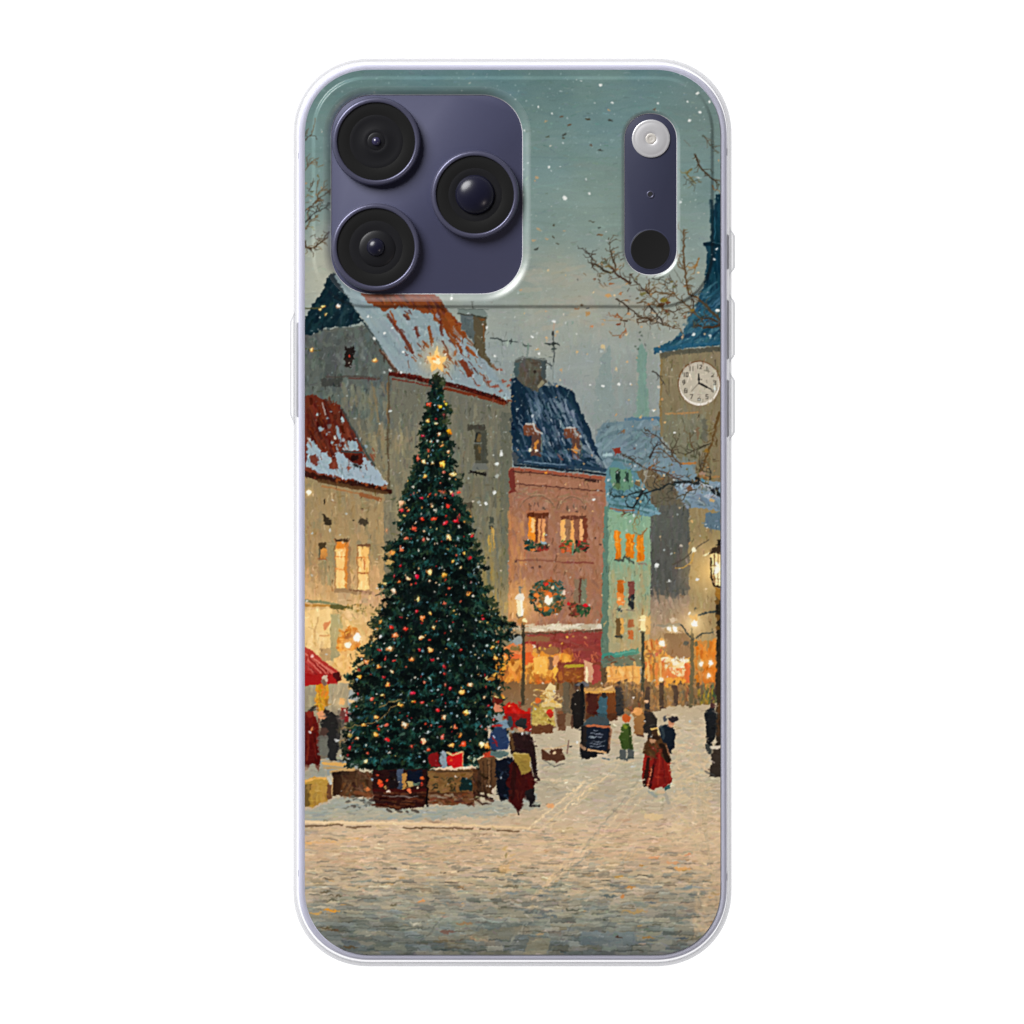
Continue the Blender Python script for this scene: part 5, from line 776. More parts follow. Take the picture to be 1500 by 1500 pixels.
# --- bare branches
br = (62, 48, 36); br2 = (92, 70, 46)
for pts, w, cl in (([(447, 250), (456, 238), (466, 232)], 1.2, br2), ([(446, 310), (458, 300), (470, 288), (486, 276)], 1.2, br), ([(447, 326), (460, 312), (484, 298)], 1.6, (48, 46, 44)), ([(447, 336), (456, 322), (466, 318)], 1.8, br2), ([(462, 298), (468, 280), (480, 270)], 1.2, br2), ([(446, 360), (456, 364), (470, 356), (480, 348)], 2, br2), ([(447, 352), (449, 362), (458, 366)], 1.8, br), ([(466, 292), (464, 276), (468, 262)], 1, br2), ([(452, 280), (460, 262)], 1, br), ([(455, 200), (460, 186), (462, 174)], 1, br2), ([(447, 206), (456, 196)], 1.2, br), ([(482, 340), (474, 352), (462, 360)], 1.6, br), ([(448, 196), (452, 188)], 1, br2),
                   ([(1054, 468), (1046, 460), (1034, 446), (1022, 436), (1012, 432)], 4.5, (72, 62, 46)), ([(1054, 474), (1040, 466), (1026, 468)], 3, (60, 48, 36)), ([(1056, 476), (1044, 480), (1030, 480), (1016, 478)], 3.4, (66, 48, 34)), ([(1020, 436), (1008, 430), (1005, 412), (1004, 396), (1002, 384), (1002, 336)], 3.2, br2), ([(1006, 418), (1014, 418)], 2, br2), ([(1003, 396), (996, 384), (992, 376)], 1.4, br2), ([(1012, 432), (1016, 446), (1014, 454)], 2.4, br), ([(1014, 454), (1002, 444), (992, 436), (988, 430), (978, 424), (972, 416)], 2, br2), ([(988, 430), (974, 430), (962, 427), (952, 432), (946, 428)], 2.4, br2), ([(952, 432), (950, 420), (951, 408)], 2, br2), ([(952, 432), (940, 422), (930, 412), (922, 402)], 2, br), ([(968, 446), (960, 440), (952, 434)], 1.6, br2), ([(1014, 454), (1020, 462), (1030, 468)], 2, br2),
                   ([(1016, 458), (1006, 456), (998, 462)], 1.4, br2), ([(923, 415), (912, 408), (902, 400), (896, 392)], 3.6, (66, 46, 34)), ([(902, 396), (898, 382), (894, 366), (892, 348)], 2.2, (70, 60, 46)), ([(896, 392), (888, 384), (886, 378)], 2, br2), ([(872, 372), (866, 374), (868, 392)], 1.2, br), ([(894, 400), (884, 396), (876, 390), (870, 386)], 3.4, (56, 48, 36)), ([(870, 388), (866, 392)], 1.6, br), ([(868, 380), (862, 372), (853, 364)], 1.6, (56, 50, 44)), ([(903, 438), (914, 444), (922, 452), (936, 464), (950, 467), (956, 470)], 2.2, br), ([(956, 468), (946, 464), (934, 468), (934, 472), (946, 472), (960, 466)], 1.8, (80, 60, 42)), ([(950, 446), (960, 458), (968, 468), (972, 476)], 2.4, (56, 46, 38)), ([(972, 476), (986, 480), (996, 482)], 1.6, br2), ([(972, 476), (960, 470), (950, 468)], 1.6, br), ([(934, 443), (944, 442), (952, 446), (966, 444)], 1.6, br2), ([(966, 446), (974, 456), (980, 460)], 1.6, br2), ([(980, 456), (990, 456), (996, 450)], 1.6, br), ([(955, 408), (968, 410), (978, 414)], 1.4, (70, 70, 62)), ([(980, 402), (986, 414), (992, 420)], 1.2, (84, 80, 70)), ([(988, 396), (994, 406), (998, 414)], 1, (90, 90, 80)), ([(909, 468), (914, 470), (920, 471)], 2.4, (74, 56, 42)), ([(912, 466), (904, 460), (902, 464)], 2.6, (140, 84, 48)), ([(916, 484), (910, 490), (907, 494)], 2, (150, 96, 58)), ([(880, 468), (930, 470)], .9, (150, 130, 100)),
                   ([(1024, 378), (1020, 388), (1016, 394)], 2.4, (140, 100, 52)), ([(1030, 198), (1040, 212), (1052, 225)], 1.6, (84, 76, 62)), ([(1018, 226), (1024, 242), (1036, 256), (1054, 270)], 3, (66, 52, 36)), ([(1012, 248), (1006, 254), (1012, 262), (1020, 268)], 3, (110, 100, 62)), ([(1002, 258), (1010, 266), (1020, 272)], 1.4, (84, 84, 70)), ([(1002, 206), (1010, 214)], 1, (104, 106, 96)), ([(1044, 272), (1046, 278)], 2.4, (140, 100, 60)),
                   ([(956, 544), (966, 552), (974, 563)], 1.8, (60, 56, 50)), ([(1054, 604), (1048, 624), (1044, 640), (1038, 660), (1032, 676), (1026, 690), (1022, 704)], 4, (96, 72, 40)), ([(1040, 650), (1026, 656), (1012, 662), (1004, 666)], 2.4, (64, 58, 44)), ([(1016, 660), (1011, 646), (1010, 634)], 1.8, (90, 72, 48)), ([(990, 664), (984, 660), (990, 650), (994, 642)], 2, (74, 66, 50)), ([(998, 680), (986, 670), (974, 662), (964, 656)], 2, (92, 70, 50)), ([(986, 668), (978, 656), (966, 642), (952, 634), (948, 628)], 2, (70, 60, 50)), ([(952, 670), (958, 658), (964, 648)], 2.6, (58, 52, 50)), ([(910, 666), (924, 672), (938, 682), (948, 688)], 3.6, (70, 64, 56)), ([(948, 688), (960, 680), (966, 676)], 2.6, (120, 80, 54)), ([(948, 688), (966, 690), (976, 692), (990, 700), (1000, 704)], 2.4, (84, 62, 50)),
                   ([(1056, 726), (1042, 716), (1026, 706), (1020, 700)], 7, (30, 34, 34)), ([(1022, 708), (1004, 706), (990, 706), (974, 712), (958, 718), (940, 724)], 4.4, (34, 40, 40)), ([(940, 720), (926, 724), (914, 728), (900, 728), (890, 722)], 3, (40, 56, 56)), ([(944, 716), (934, 732), (926, 744), (918, 742)], 3.4, (32, 38, 40)), ([(940, 714), (946, 696), (948, 688)], 3, (150, 146, 134)), ([(944, 724), (952, 732)], 3, (40, 48, 48)), ([(1020, 716), (1004, 724), (990, 729), (966, 730)], 2.2, (76, 70, 56)), ([(1026, 706), (1040, 712), (1050, 718)], 2.6, (176, 184, 188)), ([(1024, 690), (1024, 662)], 2, (70, 62, 46)), ([(1040, 702), (1039, 686)], 2.4, (50, 50, 46)), ([(936, 748), (930, 762), (926, 770)], 2, (130, 112, 72)), ([(948, 774), (942, 782), (938, 784)], 2.2, (140, 100, 60)), ([(912, 748), (916, 752), (910, 754)], 3, (96, 72, 52))):
    if w > 1.1 and w < 5:
        for (xa, ya), (xb, yb) in zip(pts, pts[1:]):
            base_a = math.atan2(yb - ya, xb - xa)
            for _ in range(int(math.hypot(xb - xa, yb - ya) / 7) + 1):
                t_ = rng.uniform(0, 1); x, y = xa + (xb - xa) * t_, ya + (yb - ya) * t_; an = base_a + rng.choice((-1, 1)) * rng.uniform(.4, 1.2); l_ = rng.uniform(3, 12)
                twig([(x, y), (x + l_ * math.cos(an), y + l_ * math.sin(an)), (x + l_ * 1.5 * math.cos(an + .4), y + l_ * 1.5 * math.sin(an + .4))], 1.3, np.array(cl) * rng.uniform(.8, 1.25), .7, 1, .75)
    twig(pts, w, cl, max(.9, w * .55), 1.9, .92)
for _ in range(150):                                    # side shoots, buds and dry leaves round the branches
    q = [(930, 420, 60, 34), (985, 440, 46, 34), (890, 395, 30, 24), (985, 690, 60, 26), (1030, 700, 26, 30), (460, 300, 16, 60)][int(rng.integers(6))]
    x = q[0] + rng.normal(0, q[2] * .5); y = q[1] + rng.normal(0, q[3] * .5)
    if x > 1053 or x < 448: continue
    a = rng.uniform(0, 6.28); l = rng.uniform(3, 9)
    if rng.uniform() < .55: twig([(x, y), (x + l * math.cos(a), y + l * math.sin(a))], 1.3, [br, br2, (110, 84, 52)][int(rng.integers(3))], .8, .8, .8)
    else: blob(x, y, rng.uniform(1, 2.4), [(104, 92, 50), (150, 98, 54), (84, 72, 48), (176, 130, 84)][int(rng.integers(4))], rng.uniform(.8, 1.8), 1, .85)
for x, y, r, cl in ((972, 440, 4, (120, 104, 40)), (970, 446, 3.4, (84, 54, 30)), (978, 444, 4, (104, 60, 32)), (1014, 454, 3.4, (130, 104, 44)), (941, 430, 4, (110, 104, 60)), (987, 420, 3, (96, 96, 64)), (886, 384, 3, (90, 96, 80)), (891, 390, 3, (110, 92, 50)), (896, 416, 3, (150, 96, 60)), (908, 430, 3, (170, 116, 76)), (891, 434, 4, (196, 150, 96)), (861, 460, 4, (176, 136, 88)), (853, 448, 3, (96, 80, 60)), (862, 451, 2, (80, 84, 88)), (845, 452, 3, (150, 104, 70)), (923, 435, 2, (90, 84, 80)), (866, 478, 2.4, (206, 124, 76)), (883, 476, 2, (190, 150, 100)), (906, 475, 3, (120, 64, 40)), (883, 508, 2.6, (206, 184, 140)), (871, 409, 2.4, (120, 90, 70)), (846, 410, 1.5, (90, 90, 86)), (880, 344, 3, (120, 96, 62)), (977, 457, 3, (100, 60, 40)), (1003, 463, 2.4, (130, 84, 60)), (918, 417, 2, (176, 130, 80)), (1036, 660, 5, (140, 104, 44)), (1028, 694, 5, (160, 130, 110)), (1030, 702, 2.4, (70, 130, 150)), (1010, 715, 4, (110, 78, 56)), (1043, 733, 4, (190, 160, 112)), (960, 628, 6, (126, 130, 128)), (957, 640, 3, (120, 108, 100)), (912, 632, 3, (128, 92, 60)), (908, 634, 2, (90, 70, 60)), (891, 624, 2, (70, 84, 88)), (929, 656, 2.4, (100, 70, 62)), (903, 660, 4, (130, 50, 36)), (935, 704, 3, (220, 196, 150)), (934, 708, 5, (112, 90, 60)), (1051, 716, 3, (40, 40, 40))): blob(x, y, r, cl, r * .7, 1.5, .9)
for x, y in ((895, 176), (825, 201), (802, 200), (867, 213), (880, 220), (833, 183), (861, 175), (876, 344), (812, 331), (810, 348), (819, 357), (786, 364), (867, 325), (877, 333), (823, 170), (959, 160), (826, 197)):
    blob(x, y, rng.uniform(1.4, 3.4), [(70, 66, 50), (96, 74, 56), (60, 64, 58)][int(rng.integers(3))], rng.uniform(1, 1.8), 1.5, .9)
for x, y in ((800, 177), (783, 266), (826, 339), (788, 335), (783, 352), (786, 260), (800, 350), (1052, 235), (893, 161)): blob(x, y, rng.uniform(1.5, 3), (186, 152, 112), rng.uniform(1, 2), 1.2, .8)
# string of lights on the left house gable
for pts in ([(447, 451), (458, 451), (470, 452)], [(447, 511), (456, 513), (470, 513)]): twig(pts, 2, (70, 72, 46), 2, 1)
for x, y, r in ((472, 449, 2.4), (456, 512, 2.8), (549, 528, 3), (469, 454, 1.6), (477, 460, 1.6)): bulb(x, y, r, (240, 196, 116), .3)
bulb(495, 448, 2.6, (226, 214, 206), .2)

# --- falling snow
for _ in range(900):
    x = rng.uniform(448, 1054); y = rng.uniform(100, 640); blob(x, y, rng.uniform(.6, 1.2), (160, 182, 178), rough=.4, alpha=rng.uniform(.2, .55))
for _ in range(460):
    x = rng.uniform(448, 1054); y = 100 + 1060 * rng.uniform(0, 1) ** 1.15; r = abs(rng.normal(0, .75)) + .65
    if y < 460: r *= .72
    blob(x, y, min(r, 2.6), [(206, 214, 210), (224, 226, 220), (190, 202, 200), (220, 206, 186)][int(rng.integers(4))], min(r, 2.6) * rng.uniform(.7, 1.1), .5, rng.uniform(.45, .95))
for _ in range(90):
    x = rng.uniform(740, 1050); y = rng.uniform(380, 960); blob(x, y, rng.uniform(.7, 1.9), [(226, 180, 116), (206, 150, 96), (232, 200, 150)][int(rng.integers(3))], rough=.6, alpha=.75)
for x, y, r in ((961, 829, 3.4), (1022, 848, 2.6), (735, 665, 2.6), (727, 680, 3), (724, 721, 3), (712, 738, 2.4), (786, 660, 2.6), (564, 488, 2.4), (548, 496, 2.4), (591, 515, 2.2), (538, 464, 2), (980, 850, 1.6), (572, 543, 2.6), (588, 546, 2.2), (660, 437, 2), (713, 480, 2.2), (780, 492, 2.2), (790, 518, 2.2), (725, 522, 2), (811, 470, 2.4), (789, 157, 1.8), (880, 124, 2.4), (827, 290, 3.2), (803, 246, 1.8), (863, 284, 1.8), (1022, 137, 2.2), (1007, 149, 2), (1039, 149, 1.8), (1024, 165, 2.2), (1010, 177, 2), (1050, 364, 2), (1045, 380, 1.8), (1051, 456, 2.6), (1016, 490, 2.4), (884, 565, 2.4), (907, 563, 2), (923, 563, 2), (957, 601, 2.2), (988, 634, 2), (870, 733, 2.2)): blob(x, y, r, (226, 228, 222), r * .9, .6, .92)

# --- dry-brush flecks over everything: small sharp touches lighter and darker than the paint below
for _ in range(15000):
    x = rng.uniform(444, 1057); y = rng.uniform(99, 1400); q = pick(x, y); lum = q.mean()
    wallish = 470 < y < 1030
    if y < 460 and rng.uniform() < .6: continue
    openair = 745 < x < 966 and y < 612
    amp = 6 if y < 460 else (5 if openair else (13 if wallish else 13))
    a = math.radians((90 if wallish and rng.uniform() < .8 else 0) + rng.normal(0, 15)); l = rng.uniform(1.5, 9) / 2
    q = q + rng.normal(0, amp) * (.5 + lum / 160) + rng.normal(0, 3.5, 3)
    dx, dy = math.cos(a) * l, math.sin(a) * l
    seg(x - dx, y - dy, x + dx, y + dy, rng.uniform(.9, 2.6), np.clip(q, 0, 255), rng.uniform(.4, .85), .6, wid2=rng.uniform(.7, 1.6))
for _ in range(420):                                    # dark scratches in plaster and snow
    x = rng.uniform(446, 1054); y = rng.uniform(480, 960); q = pick(x, y)
    if q.mean() < 60 or (745 < x < 966 and y < 612): continue
    twig([(x, y), (x + rng.normal(0, 1.5), y + rng.uniform(2, 9))], rng.uniform(.9, 1.8), q * rng.uniform(.55, .8), .8, .8, .7)

# --- a dark glaze over the crowd so that the figures sit back
for (x0, y0, x1, y1) in ((700, 1046, 1058, 1200), (834, 1000, 858, 1046), (441, 1034, 512, 1136)):
    t_ = C[y0 - Y0:y1 - Y0, x0 - X0:x1 - X0]; lum = t_.mean(2, keepdims=True); k_ = np.clip((125 - lum) / 40, 0, 1)
    C[y0 - Y0:y1 - Y0, x0 - X0:x1 - X0] = t_ * (1 - k_) + (t_ * .72 + lum * .12) * k_
# --- warm light spilling from shop fronts and lamps onto the paint around them
for x, y, r, amt in ((470, 925, 100, .5), (520, 890, 80, .36), (505, 1010, 60, .22), (785, 985, 75, .32), (760, 900, 50, .2), (912, 1000, 60, .38), (985, 985, 85, .46), (1030, 965, 50, .25), (500, 830, 50, .16), (1016, 915, 40, .3), (1044, 835, 60, .42), (803, 879, 30, .3), (762, 888, 40, .25)):
    w = window(x - r, y - r, x + r, y + r, 0); a, b, c, d = w; Y, X = np.ogrid[c:d, a:b]
    m = np.clip(1 - np.sqrt((X + X0 - x) ** 2 + (Y + Y0 - y) ** 2) / r, 0, 1)[..., None] ** 1.5 * amt
    t_ = C[c:d, a:b]; C[c:d, a:b] = t_ + (255 - t_) * m * np.array((.62, .40, .16), np.float32) * np.clip(t_.mean(2, keepdims=True) / 110, .15, 1)
# --- the brush leaves no clean edge: pull the paint about by a pixel or so
WX = NX * 1.15 + noise(9, 41) * .8; WY = NY * 1.0 + noise(9, 42) * .8
gy, gx = np.mgrid[0:CH, 0:CW].astype(np.float32)
keep = 1 - .85 * np.clip(1.9 - np.sqrt((gx + X0 - 1024) ** 2 + (gy + Y0 - 561) ** 2) / 34, 0, 1)        # leave the dial legible
gx = np.clip(gx + WX * keep, 0, CW - 1.01); gy = np.clip(gy + WY * keep, 0, CH - 1.01)
ix, iy = gx.astype(int), gy.astype(int); fx, fy = (gx - ix)[..., None], (gy - iy)[..., None]
C = (C[iy, ix] * (1 - fx) + C[iy, ix + 1] * fx) * (1 - fy) + (C[iy + 1, ix] * (1 - fx) + C[iy + 1, ix + 1] * fx) * fy

# --- canvas weave, then a slight softening as in any print
C += (rng.normal(0, 1.6, (CH, CW))[..., None]).astype(np.float32)
def soften(A, k):
    w = np.array([k, 1, k], np.float32); w /= w.sum()
    B = np.pad(A, ((1, 1), (0, 0), (0, 0)), mode='edge'); A = B[:-2] * w[0] + B[1:-1] * w[1] + B[2:] * w[2]
    B = np.pad(A, ((0, 0), (1, 1), (0, 0)), mode='edge'); return B[:, :-2] * w[0] + B[:, 1:-1] * w[1] + B[:, 2:] * w[2]
def blur(A, n):
    for _ in range(n): A = soften(A, 1.0)
    return A
amt_ = np.interp(yy, [96, 420, 520, 1150, 1230, 1405], [.35, .35, .55, .55, .4, .5])[:, None, None].astype(np.float32)
C = C + amt_ * (C - blur(C, 3)) + .2 * (C - blur(C, 14))     # crisp ridges of paint
C = soften(np.clip(C, 0, 255), .22)
ART = np.clip(C, 2, 250) / 255.0
ART = np.where(ART <= .04045, ART / 12.92, ((ART + .055) / 1.055) ** 2.4).astype(np.float32)     # ink reflectance

# ---------------------------------------------------------------- materials
def nodes_of(name):
    m = bpy.data.materials.new(name); m.use_nodes = True
    return m, m.node_tree.nodes, m.node_tree.links
def mat(name, col, rough=.4, metal=0.0, spec=.5, coat=0.0, vary=0.0, bump=0.0, scale=900.0):
    m, n, l = nodes_of(name); p = n['Principled BSDF']
    p.inputs['Base Color'].default_value = (*col, 1); p.inputs['Roughness'].default_value = rough
    p.inputs['Metallic'].default_value = metal; p.inputs['Specular IOR Level'].default_value = spec
    p.inputs['Coat Weight'].default_value = coat; p.inputs['Coat Roughness'].default_value = .05
    if vary or bump:
        t = n.new('ShaderNodeTexCoord'); z = n.new('ShaderNodeTexNoise'); z.inputs['Scale'].default_value = scale; z.inputs['Detail'].default_value = 3
        l.new(t.outputs['Object'], z.inputs['Vector'])
        if vary:
            mr = n.new('ShaderNodeMapRange'); mr.inputs['To Min'].default_value = rough - vary; mr.inputs['To Max'].default_value = rough + vary
            l.new(z.outputs['Fac'], mr.inputs['Value']); l.new(mr.outputs['Result'], p.inputs['Roughness'])
        if bump:
            b = n.new('ShaderNodeBump'); b.inputs['Strength'].default_value = bump; b.inputs['Distance'].default_value = .00002
            l.new(z.outputs['Fac'], b.inputs['Height']); l.new(b.outputs['Normal'], p.inputs['Normal'])
    return m
def clear_mat(name, tint, milky, col=(.9, .9, .92), rough=.12, absorb=0.0):
    m, n, l = nodes_of(name); p = n['Principled BSDF']; out = n['Material Output']
    p.inputs['Base Color'].default_value = (*col, 1); p.inputs['Roughness'].default_value = rough
    tr = n.new('ShaderNodeBsdfTransparent'); tr.inputs['Color'].default_value = (*tint, 1)
    mx = n.new('ShaderNodeMixShader'); fr = n.new('ShaderNodeFresnel'); fr.inputs['IOR'].default_value = 1.4
    ad = n.new('ShaderNodeMath'); ad.operation = 'ADD'; ad.use_clamp = True; ad.inputs[1].default_value = milky
    p.inputs['Specular IOR Level'].default_value = .25
    va = n.new('ShaderNodeVolumeAbsorption'); va.inputs['Color'].default_value = (.5, .5, .51, 1); va.inputs['Density'].default_value = absorb
    if absorb: l.new(va.outputs[0], out.inputs['Volume'])
    sc_ = n.new('ShaderNodeMath'); sc_.operation = 'MULTIPLY'; sc_.inputs[1].default_value = .35
    l.new(fr.outputs[0], sc_.inputs[0]); l.new(sc_.outputs[0], ad.inputs[0]); l.new(ad.outputs[0], mx.inputs[0]); l.new(tr.outputs[0], mx.inputs[1]); l.new(p.outputs[0], mx.inputs[2]); l.new(mx.outputs[0], out.inputs['Surface'])
    return m
def print_mat():
    m, n, l = nodes_of('printed_ink'); p = n['Principled BSDF']
    a = n.new('ShaderNodeAttribute'); a.attribute_name = 'ink'
    l.new(a.outputs['Color'], p.inputs['Base Color'])
    p.inputs['Roughness'].default_value = .5; p.inputs['Specular IOR Level'].default_value = .0
    p.inputs['Coat Weight'].default_value = .55; p.inputs['Coat Roughness'].default_value = .19; p.inputs['Coat IOR'].default_value = 1.5
    return m
M_print = print_mat()
def edge_mat():
    m = M_print.copy(); m.name = 'polished_printed_edge'; p = m.node_tree.nodes['Principled BSDF']
    p.inputs['Coat Weight'].default_value = 1.0; p.inputs['Coat IOR'].default_value = 2.0; p.inputs['Coat Roughness'].default_value = .40
    return m
M_edge = edge_mat()
M_clear = clear_mat('clear_bumper_plastic', (.97, .97, .975), .05, (.70, .70, .71), .4, 54.0)
M_rim = clear_mat('clear_rim_plastic', (.9, .9, .92), .45)
M_frame = mat('phone_frame_metal', (.68, .68, .82), .5, .0, .5, vary=.05, bump=.05)
M_band = mat('antenna_plastic', (.36, .36, .46), .5)
M_button = mat('button_metal', (.34, .34, .38), .4, .3)
M_blue = mat('deep_blue_anodised', (.066, .069, .130), .42, .15, .5, vary=.04, bump=.12, scale=2600)
M_pill = mat('deep_blue_glass', (.036, .039, .074), .5, 0, .3, vary=.04)
M_ring = mat('lens_ring_metal', (.105, .105, .170), .32, .45, .5)
M_black = mat('black_lens_cover', (.0125, .0125, .0125), .35, 0, .25)
M_barrel = mat('lens_barrel', (.009, .009, .011), .4, 0, .3)
M_lens = mat('coated_lens_glass', (.010, .010, .024), .27, 0, .42, coat=.05)
M_violet = mat('violet_coated_glass', (.030, .026, .075), .2, 0, .8, coat=.3)
M_flash = mat('flash_diffuser', (.86, .85, .87), .34, .55, .5, coat=.5)
M_flashc = mat('flash_emitter', (.55, .52, .48), .4)
M_hole = mat('microphone_hole_dark', (.006, .006, .01), .6)
def table_mat():
    m, n, l = nodes_of('glow_added_white_table'); p = n['Principled BSDF']
    p.inputs['Base Color'].default_value = (.25, .25, .25, 1); p.inputs['Roughness'].default_value = .6; p.inputs['Specular IOR Level'].default_value = .0
    p.inputs['Emission Color'].default_value = (1, 1, 1, 1); p.inputs['Emission Strength'].default_value = 1.02  # added glow: keeps the table pure white and drowns the case's shadow
    t = n.new('ShaderNodeTexCoord'); z = n.new('ShaderNodeTexNoise'); z.inputs['Scale'].default_value = 40
    mr = n.new('ShaderNodeMapRange'); mr.inputs['To Min'].default_value = .55; mr.inputs['To Max'].default_value = .65
    l.new(t.outputs['Object'], z.inputs['Vector']); l.new(z.outputs['Fac'], mr.inputs['Value']); l.new(mr.outputs['Result'], p.inputs['Roughness'])
    return m
M_table = table_mat()

# ---------------------------------------------------------------- mesh helpers
col = scene.collection
def make(name, verts, faces, m, parent=None, smooth=True, loc=None):
    me = bpy.data.meshes.new(name)
    me.from_pydata([tuple(v) for v in verts], [], [tuple(f) for f in faces]); me.validate()
    bm_ = bmesh.new(); bm_.from_mesh(me); bmesh.ops.recalc_face_normals(bm_, faces=bm_.faces); bm_.to_mesh(me); bm_.free(); me.update()
    if smooth: me.polygons.foreach_set('use_smooth', [True] * len(me.polygons))
    me.materials.append(m)
    o = bpy.data.objects.new(name, me); col.objects.link(o)
    if loc is not None: o.location = loc
    if parent is not None: o.parent = parent
    return o
def empty(name, loc, label, cat):
    o = bpy.data.objects.new(name, None); col.objects.link(o); o.location = loc; o.empty_display_size = .01
    o['label'] = label; o['category'] = cat
    return o
def outline(cx, cy, hx, hy, R, n=2.12, k=26, step=9.0):
    """closed rounded rectangle (photograph pixels, y down), same topology for any inset"""
    pts = []
    def corner(sx, sy, a0):
        for i in range(k + 1):
            a = a0 + math.pi / 2 * i / k
            c_, s_ = math.cos(a), math.sin(a)
            x = math.copysign(abs(c_) ** (2 / n), c_) * R; y = math.copysign(abs(s_) ** (2 / n), s_) * R
            pts.append((cx + sx * (hx - R) + x, cy + sy * (hy - R) + y))
    def side(x0, y0, x1, y1, m):
        for i in range(1, m): pts.append((x0 + (x1 - x0) * i / m, y0 + (y1 - y0) * i / m))
    mv = max(2, int(round(2 * (hy - R) / step))); mh = max(2, int(round(2 * (hx - R) / step)))
    corner(1, 1, 0); side(cx + hx - R, cy + hy, cx - hx + R, cy + hy, mh)
    corner(-1, 1, math.pi / 2); side(cx - hx, cy + hy - R, cx - hx, cy - hy + R, mv)
    corner(-1, -1, math.pi); side(cx - hx + R, cy - hy, cx + hx - R, cy - hy, mh)
    corner(1, -1, 1.5 * math.pi); side(cx + hx, cy - hy + R, cx + hx, cy + hy - R, mv)
    return pts
def sweep(name, loops, m, parent, close=False, cap=False):
    """loops: list of (points, z) with equal counts; skin between consecutive ones"""
    n = len(loops[0][0]); V = []; F = []
    for pts, z in loops: V += [(PX(x), PY(y), z) for x, y in pts]
    L_ = len(loops)
    for a in range(L_ if close else L_ - 1):
        b = (a + 1) % L_
        for i in range(n):
            j = (i + 1) % n
            F.append((a * n + i, a * n + j, b * n + j, b * n + i))
    if cap: F.append(tuple(range((L_ - 1) * n, L_ * n)))
    return make(name, V, F, m, parent)
def lathe(name, prof, m, parent, loc, seg_=96):
    """prof: list of (radius in px, z in metres relative)"""
    V = []; F = []
    for r, z in prof:
        for i in range(seg_):
            a = 2 * math.pi * i / seg_; V.append((r * K * math.cos(a), r * K * math.sin(a), z))
    for a in range(len(prof) - 1):
        for i in range(seg_):
            j = (i + 1) % seg_; F.append((a * seg_ + i, a * seg_ + j, (a + 1) * seg_ + j, (a + 1) * seg_ + i))
    F.append(tuple((len(prof) - 1) * seg_ + i for i in range(seg_)))
    return make(name, V, F, m, parent, loc=loc)

# ---------------------------------------------------------------- the surface
S = 4.0
g = make('backdrop', [(-S, -S, -.0005), (S, -S, -.0005), (S, S, -.0005), (-S, S, -.0005)], [(0, 1, 2, 3)], M_table, smooth=False)
g['kind'] = 'structure'; g['label'] = 'plain white table surface under the phone, given an added glow'

# ---------------------------------------------------------------- the phone case
case = empty('phone_case', (0, 0, 0), 'clear edged phone case printed with a snowy evening Christmas market painting', 'phone case')
PCX, PCY, PHX, PHY, PR = 750.9, 750.4, 304.4, 648.2, 97.0          # printed panel
HOLE = (625.3, 284.7, 140.8, 146.4, 62.0)                            # camera opening: cx, cy, hx, hy, R
PILL = (953.0, 284.6, 39.0, 118.8, 38.9)
PLAT = (751.3, 281.6, 292.0, 167.6, 80.0)                            # raised step round the cameras
def sdf(X, Y, q, n=2.12):
    cx, cy, hx, hy, R = q
    ax = np.abs(X - cx) - (hx - R); ay = np.abs(Y - cy) - (hy - R)
    qx = np.maximum(ax, 0); qy = np.maximum(ay, 0)
    return (qx ** n + qy ** n) ** (1 / n) + np.minimum(np.maximum(ax, ay), 0) - R
def smooth(e0, e1, x):
    t = np.clip((x - e0) / (e1 - e0), 0, 1); return t * t * (3 - 2 * t)
PLAT_H, BEV_W, BEV_D, PBEV_W, PBEV_D = .00042, 12.0, .00060, 4.5, .00022
def relief(X, Y):
    z = PLAT_H * smooth(3.0, -3.0, sdf(X, Y, PLAT))
    d = sdf(X, Y, HOLE); t = np.clip(1 - d / BEV_W, 0, 1); z = z - BEV_D * t ** 2.0
    d = sdf(X, Y, PILL); t = np.clip(1 - d / PBEV_W, 0, 1); z = z - PBEV_D * t ** 1.6
    return z
